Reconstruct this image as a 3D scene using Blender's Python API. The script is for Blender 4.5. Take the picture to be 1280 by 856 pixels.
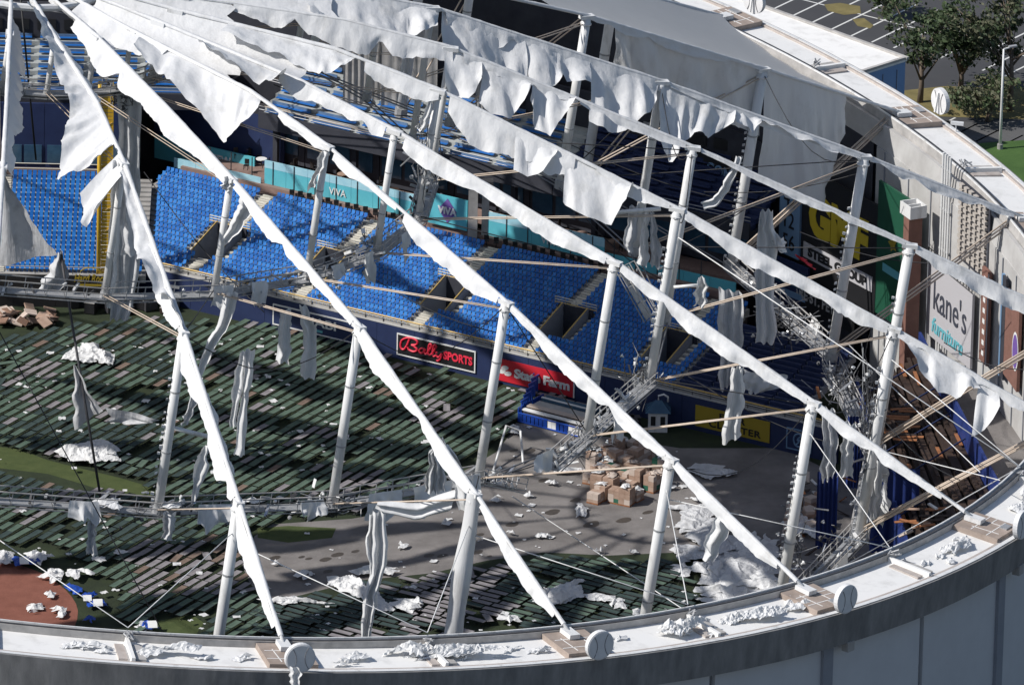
import bpy, math, random
from mathutils import Vector, Matrix, noise
PI = math.pi
V = Vector
rnd = random.Random(7)

# ------------------------------------------------------------------ camera, light, exposure
scene = bpy.context.scene
for o in list(bpy.data.objects):
    bpy.data.objects.remove(o)
COL = scene.collection
RH = 37.0                                   # height of the roof ring's centre above the field
F_PX, PITCH, ROLL = 14980.15, 0.3699, 0.0226
CAM = V((47.877, -1006.32, 376.64 + RH))
TILT = 0.1241                               # the roof ring leans down towards +X
TH0, DTH = 0.3026, PI / 12
fw = V((0, math.cos(PITCH), -math.sin(PITCH)))
rt0 = V((1, 0, 0)); up0 = rt0.cross(fw)
rt = rt0 * math.cos(ROLL) + up0 * math.sin(ROLL)
up = up0 * math.cos(ROLL) - rt0 * math.sin(ROLL)
cam = bpy.data.cameras.new('camera'); camo = bpy.data.objects.new('camera', cam)
COL.objects.link(camo)
camo.matrix_world = Matrix(((rt.x, up.x, -fw.x, CAM.x), (rt.y, up.y, -fw.y, CAM.y), (rt.z, up.z, -fw.z, CAM.z), (0, 0, 0, 1)))
cam.sensor_width = 36.0; cam.lens = F_PX / 1280 * 36.0
cam.clip_start = 10; cam.clip_end = 9000
scene.camera = camo

SUN_EL = math.radians(43)
sun_from = V((-0.953, -0.303, 0)).normalized() * math.cos(SUN_EL) + V((0, 0, math.sin(SUN_EL)))
w = bpy.data.worlds.new('World'); scene.world = w; w.use_nodes = True
nt = w.node_tree; bg = nt.nodes['Background']
sky = nt.nodes.new('ShaderNodeTexSky'); sky.sky_type = 'NISHITA'; sky.sun_disc = False
sky.sun_elevation = SUN_EL; sky.sun_rotation = math.atan2(sun_from.x, sun_from.y)
nt.links.new(sky.outputs[0], bg.inputs[0]); bg.inputs[1].default_value = 0.078
sl = bpy.data.lights.new('sun', 'SUN'); sl.energy = 3.9; sl.angle = math.radians(0.53); sl.color = (1, 0.965, 0.915)
so = bpy.data.objects.new('sun', sl); COL.objects.link(so)
so.rotation_euler = sun_from.to_track_quat('Z', 'Y').to_euler(); so.location = (0, 0, 200)
vs = scene.view_settings; vs.view_transform = 'Standard'; vs.look = 'None'; vs.exposure = 0.27; vs.gamma = 1.0
vs.use_curve_mapping = False

# ------------------------------------------------------------------ pixel / ring helpers
def ray(x, y):
    return rt * ((x - 640) / F_PX) - up * ((y - 428) / F_PX) + fw
def at_z(x, y, z=0.0):
    d = ray(x, y); return CAM + d * ((z - CAM.z) / d.z)
def at_y(x, y, Y):
    d = ray(x, y); return CAM + d * ((Y - CAM.y) / d.y)
def on_plane(x, y, p0, n):
    d = ray(x, y); return CAM + d * ((p0 - CAM).dot(n) / d.dot(n))
def on_cyl(x, y, R):
    d = ray(x, y); a = d.x * d.x + d.y * d.y; b = CAM.x * d.x + CAM.y * d.y; c = CAM.x ** 2 + CAM.y ** 2 - R * R
    return CAM + d * ((-b + math.sqrt(max(0, b * b - a * c))) / a)
def on_wall(x, y, off=0.0):
    R = 97.0
    for _ in range(8):
        P = on_cyl(x, y, R); a = math.atan2(P.x, -P.y); W_ = V((97.25 * math.sin(a) - 0.37, -98.0 * math.cos(a), 0)); R = 0.5 * R + 0.5 * (W_.length - off)
    return on_cyl(x, y, R)
def to_px(P):
    q = P - CAM; z = q.dot(fw); return (640 + F_PX * q.dot(rt) / z, 428 - F_PX * q.dot(up) / z)
RN = V((TILT, 0, 1)).normalized(); RA = V((1, 0, -TILT)).normalized(); RB = RN.cross(RA)
def radial(i):
    t = TH0 + i * DTH; return RA * math.sin(t) - RB * math.cos(t)
def tang(i):
    t = TH0 + i * DTH; return RA * math.cos(t) + RB * math.sin(t)
def ring(i, r, h):
    return radial(i) * r + RN * h + V((0, 0, RH))

# ------------------------------------------------------------------ materials
MATS = {}
def mat(name, col, rough=0.7, noise_amt=0.0, nscale=1.0, metal=0.0, col2=None, bump=0.0, bscale=20.0, translucent=0.0, spec=0.5, bdist=0.1, stretch=None, contrast=(0.3, 0.7), bstretch=None):
    m = bpy.data.materials.new(name); m.use_nodes = True; n = m.node_tree; b = n.nodes['Principled BSDF']
    b.inputs['Roughness'].default_value = rough; b.inputs['Metallic'].default_value = metal
    b.inputs['Specular IOR Level'].default_value = spec
    b.inputs['Base Color'].default_value = (*col, 1)
    tc = n.nodes.new('ShaderNodeTexCoord'); src = tc.outputs['Object']
    if stretch:
        mp = n.nodes.new('ShaderNodeMapping'); mp.inputs['Scale'].default_value = stretch
        n.links.new(src, mp.inputs[0]); src = mp.outputs[0]
    if col2 is not None:
        t = n.nodes.new('ShaderNodeTexNoise'); t.inputs['Scale'].default_value = nscale; t.inputs['Detail'].default_value = 8
        t.inputs['Roughness'].default_value = 0.65
        n.links.new(src, t.inputs['Vector'])
        r = n.nodes.new('ShaderNodeValToRGB'); r.color_ramp.elements[0].position = contrast[0]; r.color_ramp.elements[1].position = contrast[1]
        r.color_ramp.elements[0].color = (*col, 1); r.color_ramp.elements[1].color = (*col2, 1)
        n.links.new(t.outputs[0], r.inputs[0]); n.links.new(r.outputs[0], b.inputs['Base Color'])
    if bump:
        t2 = n.nodes.new('ShaderNodeTexNoise'); t2.inputs['Scale'].default_value = bscale; t2.inputs['Detail'].default_value = 6
        bs_ = tc.outputs['Object']
        if bstretch:
            mp2 = n.nodes.new('ShaderNodeMapping'); mp2.inputs['Scale'].default_value = bstretch; n.links.new(bs_, mp2.inputs[0]); bs_ = mp2.outputs[0]
        n.links.new(bs_, t2.inputs['Vector'])
        bp = n.nodes.new('ShaderNodeBump'); bp.inputs['Strength'].default_value = bump; bp.inputs['Distance'].default_value = bdist
        n.links.new(t2.outputs[0], bp.inputs['Height']); n.links.new(bp.outputs[0], b.inputs['Normal'])
    if translucent:
        tr = n.nodes.new('ShaderNodeBsdfTranslucent'); tr.inputs[0].default_value = (*[min(1, c * 1.0) for c in col], 1)
        mx = n.nodes.new('ShaderNodeMixShader'); mx.inputs[0].default_value = translucent
        n.links.new(b.outputs[0], mx.inputs[1]); n.links.new(tr.outputs[0], mx.inputs[2])
        n.links.new(mx.outputs[0], n.nodes['Material Output'].inputs[0])
    MATS[name] = m; return m
M = MATS
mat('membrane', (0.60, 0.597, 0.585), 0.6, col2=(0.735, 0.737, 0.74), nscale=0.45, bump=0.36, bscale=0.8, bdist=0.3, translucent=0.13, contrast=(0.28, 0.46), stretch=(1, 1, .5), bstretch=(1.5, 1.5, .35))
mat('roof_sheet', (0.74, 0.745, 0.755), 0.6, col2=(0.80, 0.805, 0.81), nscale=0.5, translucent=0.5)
mat('dirty_shaded_membrane', (0.46, 0.46, 0.465), 0.7, col2=(0.63, 0.635, 0.65), nscale=0.9, bump=0.6, bscale=0.9, bdist=0.3, translucent=0.13, contrast=(0.3, 0.5), bstretch=(1.5, 1.5, .35))  # greyer copy of the membrane: dirt, plus shade put into the colour
mat('white_paint', (0.50, 0.495, 0.48), 0.45, col2=(0.72, 0.72, 0.715), nscale=1.1, stretch=(1, 1, .25), contrast=(0.3, 0.48))
mat('galvanised', (0.30, 0.31, 0.32), 0.5, col2=(0.44, 0.44, 0.45), nscale=3, metal=0.3)
mat('dark_steel', (0.03, 0.03, 0.035), 0.5, col2=(0.07, 0.07, 0.075), nscale=2)
mat('tan_sheath', (0.46, 0.36, 0.28), 0.6, col2=(0.62, 0.53, 0.44), nscale=1.2)
mat('cable_steel', (0.22, 0.22, 0.23), 0.45, metal=0.5)
mat('black_cable', (0.015, 0.015, 0.018), 0.6)
mat('silver', (0.6, 0.61, 0.63), 0.28, metal=0.8)
mat('roof_white', (0.66, 0.65, 0.63), 0.7, col2=(0.80, 0.79, 0.77), nscale=0.6, contrast=(0.3, 0.5))
mat('curb_grey', (0.30, 0.29, 0.28), 0.75, col2=(0.50, 0.48, 0.46), nscale=0.8)
mat('anchor_concrete', (0.26, 0.205, 0.17), 0.85, col2=(0.40, 0.33, 0.285), nscale=0.7)
mat('parapet', (0.36, 0.31, 0.28), 0.85, col2=(0.50, 0.455, 0.42), nscale=0.8)
mat('fascia', (0.13, 0.13, 0.13), 0.85, col2=(0.27, 0.265, 0.26), nscale=0.7, stretch=(1, 1, 0.3), bump=0.2)
mat('wall_panel', (0.49, 0.50, 0.52), 0.8, col2=(0.55, 0.56, 0.58), nscale=0.25)
mat('pilaster', (0.22, 0.235, 0.27), 0.8, col2=(0.27, 0.285, 0.32), nscale=0.5)
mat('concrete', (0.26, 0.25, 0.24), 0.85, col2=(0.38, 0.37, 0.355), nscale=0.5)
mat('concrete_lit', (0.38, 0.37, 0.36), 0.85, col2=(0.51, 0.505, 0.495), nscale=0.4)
mat('step_white', (0.56, 0.53, 0.44), 0.8, col2=(0.66, 0.63, 0.56), nscale=2)
mat('dark_wall', (0.022, 0.024, 0.035), 0.8, col2=(0.045, 0.047, 0.06), nscale=0.4)  # near-black base puts the shade of the void behind the stands into colour
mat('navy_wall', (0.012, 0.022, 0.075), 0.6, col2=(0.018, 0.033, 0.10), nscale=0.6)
mat('blue_curtain', (0.010, 0.025, 0.13), 0.6, col2=(0.016, 0.038, 0.18), nscale=0.5)
mat('seat_pale', (0.025, 0.19, 0.54), 0.45, spec=0.5)
mat('seat_blue', (0.010, 0.13, 0.45), 0.42, spec=0.5)
mat('seat_blue_b', (0.03, 0.20, 0.56), 0.42, spec=0.5)
mat('deck_seat', (0.07, 0.13, 0.24), 0.5, col2=(0.15, 0.24, 0.36), nscale=1.0)
mat('deck_pale', (0.30, 0.32, 0.32), 0.7, col2=(0.46, 0.48, 0.47), nscale=0.5)
mat('cyan_wall', (0.09, 0.41, 0.50), 0.55, col2=(0.12, 0.50, 0.58), nscale=0.5)
mat('cyan_glass', (0.30, 0.55, 0.66), 0.25, col2=(0.42, 0.68, 0.76), nscale=1.0)
mat('terrace', (0.20, 0.13, 0.11), 0.8, col2=(0.29, 0.20, 0.17), nscale=1.2)
mat('brown_wall', (0.07, 0.05, 0.045), 0.8, col2=(0.12, 0.085, 0.075), nscale=0.6)
mat('yellow_paint', (0.60, 0.36, 0.02), 0.5, col2=(0.70, 0.44, 0.04), nscale=1.0)
mat('yellow_rail', (0.62, 0.42, 0.13), 0.5)
mat('turf', (0.010, 0.017, 0.007), 0.9, col2=(0.026, 0.040, 0.013), nscale=0.35, bump=0.3, bscale=8)  # darkened overall so the colour holds the shade between the cots
mat('turf_bright', (0.040, 0.060, 0.013), 0.9, col2=(0.068, 0.088, 0.025), nscale=0.8, bump=0.3, bscale=8)  # the same turf in the tone of its sunlit patches
mat('clay', (0.17, 0.058, 0.038), 0.9, col2=(0.24, 0.09, 0.062), nscale=0.6, bump=0.3, bscale=6)
mat('walk_grey', (0.12, 0.11, 0.106), 0.9, col2=(0.235, 0.218, 0.21), nscale=0.22, bump=0.3, bscale=5)
mat('dark_spot', (0.05, 0.043, 0.038), 0.5, col2=(0.075, 0.062, 0.052), nscale=2)
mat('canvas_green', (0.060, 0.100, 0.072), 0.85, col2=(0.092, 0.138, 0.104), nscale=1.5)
mat('canvas_deep', (0.022, 0.042, 0.040), 0.85, col2=(0.040, 0.066, 0.061), nscale=1.5)  # a deeper green of the same canvas
mat('canvas_grey', (0.18, 0.165, 0.175), 0.85, col2=(0.26, 0.245, 0.255), nscale=1.5)
mat('canvas_brown', (0.14, 0.098, 0.075), 0.85, col2=(0.20, 0.145, 0.115), nscale=1.5)
mat('asphalt', (0.040, 0.041, 0.046), 0.9, col2=(0.062, 0.062, 0.066), nscale=0.06)
mat('road', (0.075, 0.075, 0.078), 0.9, col2=(0.105, 0.104, 0.104), nscale=0.1)
mat('line_white', (0.62, 0.62, 0.60), 0.8)
mat('grass', (0.035, 0.085, 0.014), 0.9, col2=(0.06, 0.125, 0.025), nscale=0.4, bump=0.4, bscale=6)
mat('dry_grass', (0.12, 0.10, 0.035), 0.9, col2=(0.22, 0.18, 0.07), nscale=0.5)
mat('bark', (0.10, 0.075, 0.055), 0.9, col2=(0.16, 0.125, 0.095), nscale=2)
mat('leaf_dark', (0.045, 0.07, 0.03), 0.7, translucent=0.2)
mat('leaf_mid', (0.08, 0.12, 0.05), 0.7, translucent=0.25)
mat('leaf_olive', (0.13, 0.135, 0.08), 0.7, translucent=0.25)
mat('black_board', (0.012, 0.012, 0.014), 0.55)
mat('red_sign', (0.58, 0.018, 0.035), 0.5)
mat('red_neon', (0.80, 0.035, 0.075), 0.5)
mat('white_sign', (0.74, 0.74, 0.73), 0.55)
mat('sign_grey', (0.46, 0.45, 0.47), 0.6)
mat('dark_letter', (0.05, 0.055, 0.075), 0.6)
mat('sign_cyan', (0.13, 0.42, 0.48), 0.6)
mat('gold_letter', (0.62, 0.46, 0.03), 0.5)
mat('gold', (0.36, 0.26, 0.025), 0.5)
mat('green_board', (0.008, 0.075, 0.04), 0.6)
mat('purple', (0.16, 0.09, 0.33), 0.6)
mat('score_blue', (0.16, 0.27, 0.42), 0.6)
mat('orange_board', (0.30, 0.12, 0.035), 0.6)
mat('brick', (0.17, 0.085, 0.065), 0.85, col2=(0.23, 0.115, 0.09), nscale=1.0)
mat('louvre', (0.36, 0.325, 0.29), 0.8, col2=(0.52, 0.48, 0.44), nscale=2)
mat('wood', (0.22, 0.085, 0.035), 0.75, col2=(0.36, 0.15, 0.06), nscale=1.6)
mat('wood_dark', (0.022, 0.014, 0.012), 0.7, col2=(0.06, 0.036, 0.026), nscale=1.2)
mat('cardboard', (0.31, 0.20, 0.145), 0.85, col2=(0.45, 0.33, 0.26), nscale=1.0)
mat('cardboard_pale', (0.46, 0.37, 0.31), 0.85, col2=(0.58, 0.49, 0.43), nscale=1.0)
mat('green_wrap', (0.03, 0.13, 0.085), 0.5)
mat('blue_tarp', (0.012, 0.055, 0.33), 0.4, col2=(0.02, 0.09, 0.46), nscale=1.0)
mat('paper_white', (0.72, 0.72, 0.71), 0.7)
mat('blue_annex', (0.17, 0.29, 0.52), 0.7, col2=(0.19, 0.32, 0.56), nscale=0.3)
mat('stitch', (0.17, 0.17, 0.18), 0.7)
mat('disc_white', (0.60, 0.60, 0.61), 0.6, col2=(0.72, 0.72, 0.72), nscale=1.0)
mat('shell', (0.20, 0.12, 0.085), 0.7, col2=(0.33, 0.20, 0.14), nscale=3)
mat('glass_dark', (0.03, 0.07, 0.12), 0.15, col2=(0.06, 0.13, 0.20), nscale=0.6)
mat('plastic_black', (0.02, 0.018, 0.018), 0.5)

# ------------------------------------------------------------------ mesh builder
class MB:
    def __init__(self): self.v = []; self.f = []; self.m = []; self.mi = 0
    def add(self, verts, faces, mi=None):
        k = len(self.v); self.v += [tuple(p) for p in verts]
        self.f += [tuple(a + k for a in f) for f in faces]; self.m += [self.mi if mi is None else mi] * len(faces)
        return self
    def obox(self, c, ax, ay, az, mi=None):      # centre, half-axis vectors
        c = V(c); ax = V(ax); ay = V(ay); az = V(az)
        vs_ = [c + ax * a + ay * b + az * d for d in (-1, 1) for b in (-1, 1) for a in (-1, 1)]
        if ax.cross(ay).dot(az) > 0: fs = [(0, 2, 3, 1), (4, 5, 7, 6), (0, 1, 5, 4), (2, 6, 7, 3), (0, 4, 6, 2), (1, 3, 7, 5)]
        else: fs = [(0, 1, 3, 2), (4, 6, 7, 5), (0, 4, 5, 1), (2, 3, 7, 6), (0, 2, 6, 4), (1, 5, 7, 3)]
        return self.add(vs_, fs, mi)
    def box(self, x0, x1, y0, y1, z0, z1, mi=None):
        return self.obox(((x0 + x1) / 2, (y0 + y1) / 2, (z0 + z1) / 2), ((x1 - x0) / 2, 0, 0), (0, (y1 - y0) / 2, 0), (0, 0, (z1 - z0) / 2), mi)
    def bar(self, a, b, w_, h_, upv=V((0, 0, 1)), mi=None):
        a = V(a); b = V(b); d = b - a
        if d.length < 1e-6: return self
        s = d.cross(upv)
        if s.length < 1e-5: s = d.cross(V((1, 0, 0)))
        s.normalize(); u = s.cross(d).normalized()
        return self.obox((a + b) / 2, d / 2, s * w_ / 2, u * h_ / 2, mi)
    def tube(self, pts, r, n=8, cap=True, mi=None):
        pts = [V(p) for p in pts]; rings = []
        for k, p in enumerate(pts):
            d = (pts[min(k + 1, len(pts) - 1)] - pts[max(k - 1, 0)]).normalized()
            a = V((0, 0, 1)) if abs(d.z) < 0.9 else V((1, 0, 0))
            s = d.cross(a).normalized(); u = s.cross(d)
            rr = r[k] if isinstance(r, (list, tuple)) else r
            rings.append([p + s * math.cos(2 * PI * j / n) * rr + u * math.sin(2 * PI * j / n) * rr for j in range(n)])
        vv = [q for R_ in rings for q in R_]; ff = []
        for k in range(len(pts) - 1):
            for j in range(n):
                a = k * n + j; b = k * n + (j + 1) % n; ff.append((a, b, b + n, a + n))
        if cap: ff.append(tuple(range(n - 1, -1, -1))); ff.append(tuple(range((len(pts) - 1) * n, len(pts) * n)))
        return self.add(vv, ff, mi)
    def quad(self, a, b, c, d, mi=None): return self.add([a, b, c, d], [(0, 1, 2, 3)], mi)
    def prism(self, poly, z0, z1, mi=None):       # poly: list of (x,y) counter-clockwise
        n = len(poly); vv = [(p[0], p[1], z0) for p in poly] + [(p[0], p[1], z1) for p in poly]
        ff = [tuple(range(n - 1, -1, -1)), tuple(range(n, 2 * n))] + [(k, (k + 1) % n, n + (k + 1) % n, n + k) for k in range(n)]
        return self.add(vv, ff, mi)
    def grid(self, rows, mi=None):
        nu = len(rows[0]); vv = [p for r_ in rows for p in r_]
        ff = [(j * nu + i, j * nu + i + 1, (j + 1) * nu + i + 1, (j + 1) * nu + i) for j in range(len(rows) - 1) for i in range(nu - 1)]
        return self.add(vv, ff, mi)
    def mesh(self, name, mats, smooth=False):
        me = bpy.data.meshes.new(name); me.from_pydata(self.v, [], self.f)
        for m_ in (mats if isinstance(mats, (list, tuple)) else [mats]): me.materials.append(M[m_])
        me.polygons.foreach_set('material_index', self.m)
        if smooth: me.polygons.foreach_set('use_smooth', [True] * len(self.f))
        me.update(); return me
    def build(self, name, mats, parent=None, smooth=False, loc=None):
        o = bpy.data.objects.new(name, self.mesh(name, mats, smooth)); COL.objects.link(o)
        if parent is not None: o.parent = parent
        if loc is not None: o.location = loc
        return o
def tag(o, label=None, cat=None, group=None, kind=None):
    if label: o['label'] = label
    if cat: o['category'] = cat
    if group: o['group'] = group
    if kind: o['kind'] = kind
    return o
def thing(name, label, cat, group=None, loc=(0, 0, 0)):
    o = bpy.data.objects.new(name, None); COL.objects.link(o); o.location = loc; o.empty_display_size = 0.5
    return tag(o, label, cat, group)
def inst(me, name, parent=None, mw=None):
    o = bpy.data.objects.new(name, me); COL.objects.link(o)
    if parent is not None: o.parent = parent
    if mw is not None: o.matrix_local = mw
    return o
def frame_mw(o, x, y, z):
    return Matrix(((x.x, y.x, z.x, o.x), (x.y, y.y, z.y, o.y), (x.z, y.z, z.z, o.z), (0, 0, 0, 1)))
def text_mesh(s, size, bold=0.0, shear=0.0, spacing=1.0, depth=0.03):
    c = bpy.data.curves.new('lettering', 'FONT'); c.body = s; c.size = size; c.offset = bold; c.shear = shear
    c.space_character = spacing; c.align_x = 'CENTER'; c.align_y = 'CENTER'; c.extrude = depth; c.resolution_u = 3
    t = bpy.data.objects.new('lettering', c); COL.objects.link(t)
    dg = bpy.context.evaluated_depsgraph_get(); me = bpy.data.meshes.new_from_object(t.evaluated_get(dg))
    bpy.data.objects.remove(t); return me
def text(s, mw, width, height, m, parent, name='lettering', bold=0.0, shear=0.0, spacing=1.0):
    me = text_mesh(s, 1.0, bold, shear, spacing)
    xs = [v.co.x for v in me.vertices]; ys = [v.co.y for v in me.vertices]
    cx, cy = (max(xs) + min(xs)) / 2, (max(ys) + min(ys)) / 2; kx = width / (max(xs) - min(xs)); ky = height / (max(ys) - min(ys))
    for v in me.vertices: v.co.x = (v.co.x - cx) * kx; v.co.y = (v.co.y - cy) * ky
    me.materials.clear(); me.materials.append(M[m]); o = inst(me, name, parent, mw); return o
def lerp(a, b, t): return a + (b - a) * t
def interp(xs, ys, x):
    if x <= xs[0]: return ys[0]
    for k in range(len(xs) - 1):
        if x <= xs[k + 1]: return lerp(ys[k], ys[k + 1], (x - xs[k]) / (xs[k + 1] - xs[k]))
    return ys[-1]
def inpoly(x, y, poly):
    c = False; n = len(poly)
    for k in range(n):
        x0, y0 = poly[k]; x1, y1 = poly[(k + 1) % n]
        if (y0 > y) != (y1 > y) and x < (x1 - x0) * (y - y0) / (y1 - y0) + x0: c = not c
    return c
def nz(x, y=0.0, z=0.0): return noise.noise(V((x, y, z)))

# ================================================================== SETTING
def struct(o): o['kind'] = 'structure'; return o
mb = MB(); S = 4200
mb.quad((-S, -S, -0.02), (S, -S, -0.02), (S, S, -0.02), (-S, S, -0.02)); struct(mb.build('ground', 'asphalt'))
def sheet(name, poly, z, m, n=0):
    mb = MB(); mb.add([(p[0], p[1], z) for p in poly], [tuple(range(len(poly)))]); o = mb.build(name, m)
    return struct(o)
def pxpoly(pts, z=0.0): return [tuple(at_z(x, y, z)[:2]) for x, y in pts][::-1]
def ccw(poly):
    a = sum(poly[k][0] * poly[(k + 1) % len(poly)][1] - poly[(k + 1) % len(poly)][0] * poly[k][1] for k in range(len(poly)))
    return poly if a > 0 else poly[::-1]
# field
fld = [(96 * math.cos(a * PI / 40), 96 * math.sin(a * PI / 40)) for a in range(80)]
sheet('playing_field', fld, 0.0, 'turf')
WALK = [(300, 700), (318, 670), (340, 655), (440, 648), (535, 632), (560, 600), (620, 565), (640, 540), (645, 528), (720, 540), (850, 560), (980, 560), (1100, 620), (1100, 720), (960, 760),
        (905, 700), (850, 690), (760, 694), (680, 690), (610, 700), (540, 716), (450, 725), (370, 745), (330, 750), (312, 728)]
sheet('grey_walkway', ccw(pxpoly(WALK)), 0.006, 'walk_grey')
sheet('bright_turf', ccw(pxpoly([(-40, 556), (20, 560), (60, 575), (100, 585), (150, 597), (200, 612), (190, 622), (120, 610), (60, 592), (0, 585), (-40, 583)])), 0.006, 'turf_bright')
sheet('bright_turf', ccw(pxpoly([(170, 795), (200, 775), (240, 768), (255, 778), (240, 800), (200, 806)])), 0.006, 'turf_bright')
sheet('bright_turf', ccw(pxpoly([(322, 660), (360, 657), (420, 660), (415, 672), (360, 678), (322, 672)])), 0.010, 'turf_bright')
cl0 = at_z(-30, 770); cl = []
for k in range(48):
    a = 2 * PI * k / 48; rr = 9.3 * (1 + 0.05 * nz(math.cos(a) * 2, math.sin(a) * 2)); cl.append((cl0.x + rr * math.cos(a) * 0.98, cl0.y + rr * 1.45 * math.sin(a)))
sheet('infield_clay', cl, 0.008, 'clay')
SPOTS = [(343, 697, 7), (377, 696, 4), (386, 698, 4), (407, 699, 7), (422, 693, 7), (444, 689, 5), (536, 694, 6), (553, 694, 6), (596, 690, 7), (612, 695, 3), (410, 714, 6), (660, 564, 9), (642, 563, 5), (600, 668, 5), (640, 655, 8), (690, 640, 9), (740, 655, 10), (720, 625, 7), (780, 650, 9), (810, 640, 6), (680, 600, 7), (470, 690, 3)]
for k, (x, y, s) in enumerate(SPOTS):
    c = at_z(x, y); s /= 14; pl = []
    for j in range(14):
        a = 2 * PI * j / 14; rr = s * (1 + 0.25 * nz(k * 3.1, math.cos(a), math.sin(a)))
        pl.append((c.x + rr * math.cos(a) + rr * 0.5 * math.sin(a), c.y + rr * 1.15 * math.sin(a)))
    sheet('dark_spot', pl, 0.012, 'dark_spot')  # small dark spots, smoother than the walkway around them
# outside: parking rows, access road, grass
O1 = V((0.475, 0.88, 0)); O2 = V((0.85, -0.53, 0))
P0 = at_z(1060, 30); P0.z = 0
def para(o, a0, a1, b0, b1, e1, e2): return [tuple((o + e1 * a + e2 * b)[:2]) for a, b in ((a0, b0), (a0, b1), (a1, b1), (a1, b0))]
pa = at_z(1062, 46); pb = at_z(1147, 5); pc = at_z(1089.5, 53)
e1 = (pb - pa); L1 = e1.length; e1.normalize(); e2 = (pc - pa); L2 = e2.length; e2.normalize()
pm = (pa + pb) / 2; pm.z = 0
k = 0
for rowoff in (-2, -1, 0, 1, 2):
    for j in range(-11, 26):
        c = pm + e2 * (j * L2) + e1 * (rowoff * (L1 * 2.05)); 
        sheet('parking_line', ccw(para(c, -L1 / 2, L1 / 2, -0.11, 0.11, e1, e2)), -0.012, 'line_white')
    c = pm + e1 * (rowoff * L1 * 2.05)
    sheet('parking_line', ccw(para(c, -0.1, 0.1, -11 * L2, 26 * L2, e1, e2)), -0.009, 'line_white')
def blob(name, pts, z, m):
    sheet(name, ccw(pxpoly(pts, z)), z, m)
blob('dry_grass_island', [(1030, 6), (1050, 4), (1075, 8), (1076, 17), (1055, 19), (1035, 14)], -0.004, 'dry_grass')
blob('dry_grass_island', [(1065, 24), (1080, 23), (1092, 32), (1088, 36), (1072, 33)], -0.004, 'dry_grass')
blob('service_road', [(1150, 148), (1215, 153), (1300, 150), (1300, 176), (1200, 178), (1140, 172)], -0.012, 'road')
blob('lawn', [(1190, 182), (1240, 178), (1300, 174), (1300, 260), (1240, 260)], -0.006, 'grass')
blob('tree_bed', [(1085, 118), (1180, 108), (1300, 112), (1300, 150), (1180, 146), (1100, 140)], -0.006, 'dry_grass')

# ================================================================== THE STADIUM DRUM
UZ0 = V((0, 0, 1))
bld = thing('stadium_building', 'round stadium drum with white gutter rim, dark fascia and grey panel walls', 'stadium')
NSEG = 8
def sweep(prof, i0, i1, name, m, step=1.0 / NSEG, closed=False, parent=bld, smooth=False):
    n = int(round((i1 - i0) / step)); rows = []
    for k in range(n + 1):
        i = i0 + k * step; rows.append([ring(i, r, h) for r, h in (prof + ([prof[0]] if closed else []))])
    mb = MB(); mb.grid(rows)
    return mb.build(name, m, parent, smooth)
sweep([(98.6, -3.4), (98.6, -1.32), (104.2, -1.32), (104.2, -3.4)], 0, 24, 'ring_beam', 'concrete_lit', closed=True)
sweep([(103.6, -1.31), (103.6, -0.48), (104.25, -0.48), (104.25, -1.31)], 0, 24, 'parapet', 'parapet', closed=True)
sweep([(99.3, -0.62), (103.59, -0.70), (103.59, -1.31), (99.3, -1.31)], 0, 24, 'gutter_floor', 'roof_white', closed=True)
sweep([(98.6, -1.31), (98.6, -0.02), (99.28, -0.02), (99.28, -1.31)], 0, 24, 'inner_curb', 'curb_grey', closed=True)
sweep([(98.65, -0.015), (98.65, 0.13), (98.78, 0.13), (98.78, -0.015)], 0, 24, 'curb_rail', 'white_paint', closed=True)
sweep([(99.0, -0.015), (99.0, 0.06), (99.2, 0.06), (99.2, -0.015)], 0, 24, 'curb_rail', 'dark_steel', closed=True)
sweep([(103.9, -0.476), (103.9, -0.43), (104.29, -0.43), (104.29, -0.476)], 0, 24, 'coping', 'white_paint', closed=True)
sweep([(104.26, -3.55), (104.26, -0.5), (104.5, -0.5), (104.5, -3.55)], 0, 24, 'fascia', 'fascia', closed=True)
# outside wall: panels and pilasters, each a piece of its own
for k in range(48):
    i = k * 0.5 - 4
    a0, a1 = i + 0.012, i + 0.488
    rows = []
    mb = MB(); n = 5
    for lvl in range(2):
        rows.append([])
    top = []; bot = []; itop = []; ibot = []
    for q in range(n + 1):
        ii = lerp(a0, a1, q / n); P = ring(ii, 103.4, -3.5); top.append(P); bot.append(V((P.x, P.y, -0.5)))
        P = ring(ii, 102.9, -3.5); itop.append(P); ibot.append(V((P.x, P.y, -0.5)))
    mb.grid([bot, top]); mb.grid([itop, ibot]); mb.grid([top, itop])
    mb.quad(bot[0], top[0], itop[0], ibot[0]); mb.quad(bot[-1], ibot[-1], itop[-1], top[-1])
    mb.build('wall_panel', 'wall_panel', bld)
    if k % 2: continue
    P = ring(i, 103.55, -3.5); d = V((P.x, P.y, 0)).normalized(); t_ = V((-d.y, d.x, 0))
    MB().obox(((P + V((P.x, P.y, -0.5))) / 2), t_ * 0.62, d * 0.16, V((0, 0, (P.z + 0.5) / 2))).build('pilaster', 'pilaster', bld)
    P = ring(i + 0.07, 104.3, -3.9)
    MB().obox(P, t_ * 0.42, d * 0.35, V((0, 0, 0.45))).build('bracket', 'concrete', bld)
sweep([(102.7, -3.45), (102.85, -3.45), (102.85, -26), (102.7, -26)], 0, 24, 'backing_wall', 'wall_panel', closed=True)
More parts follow.
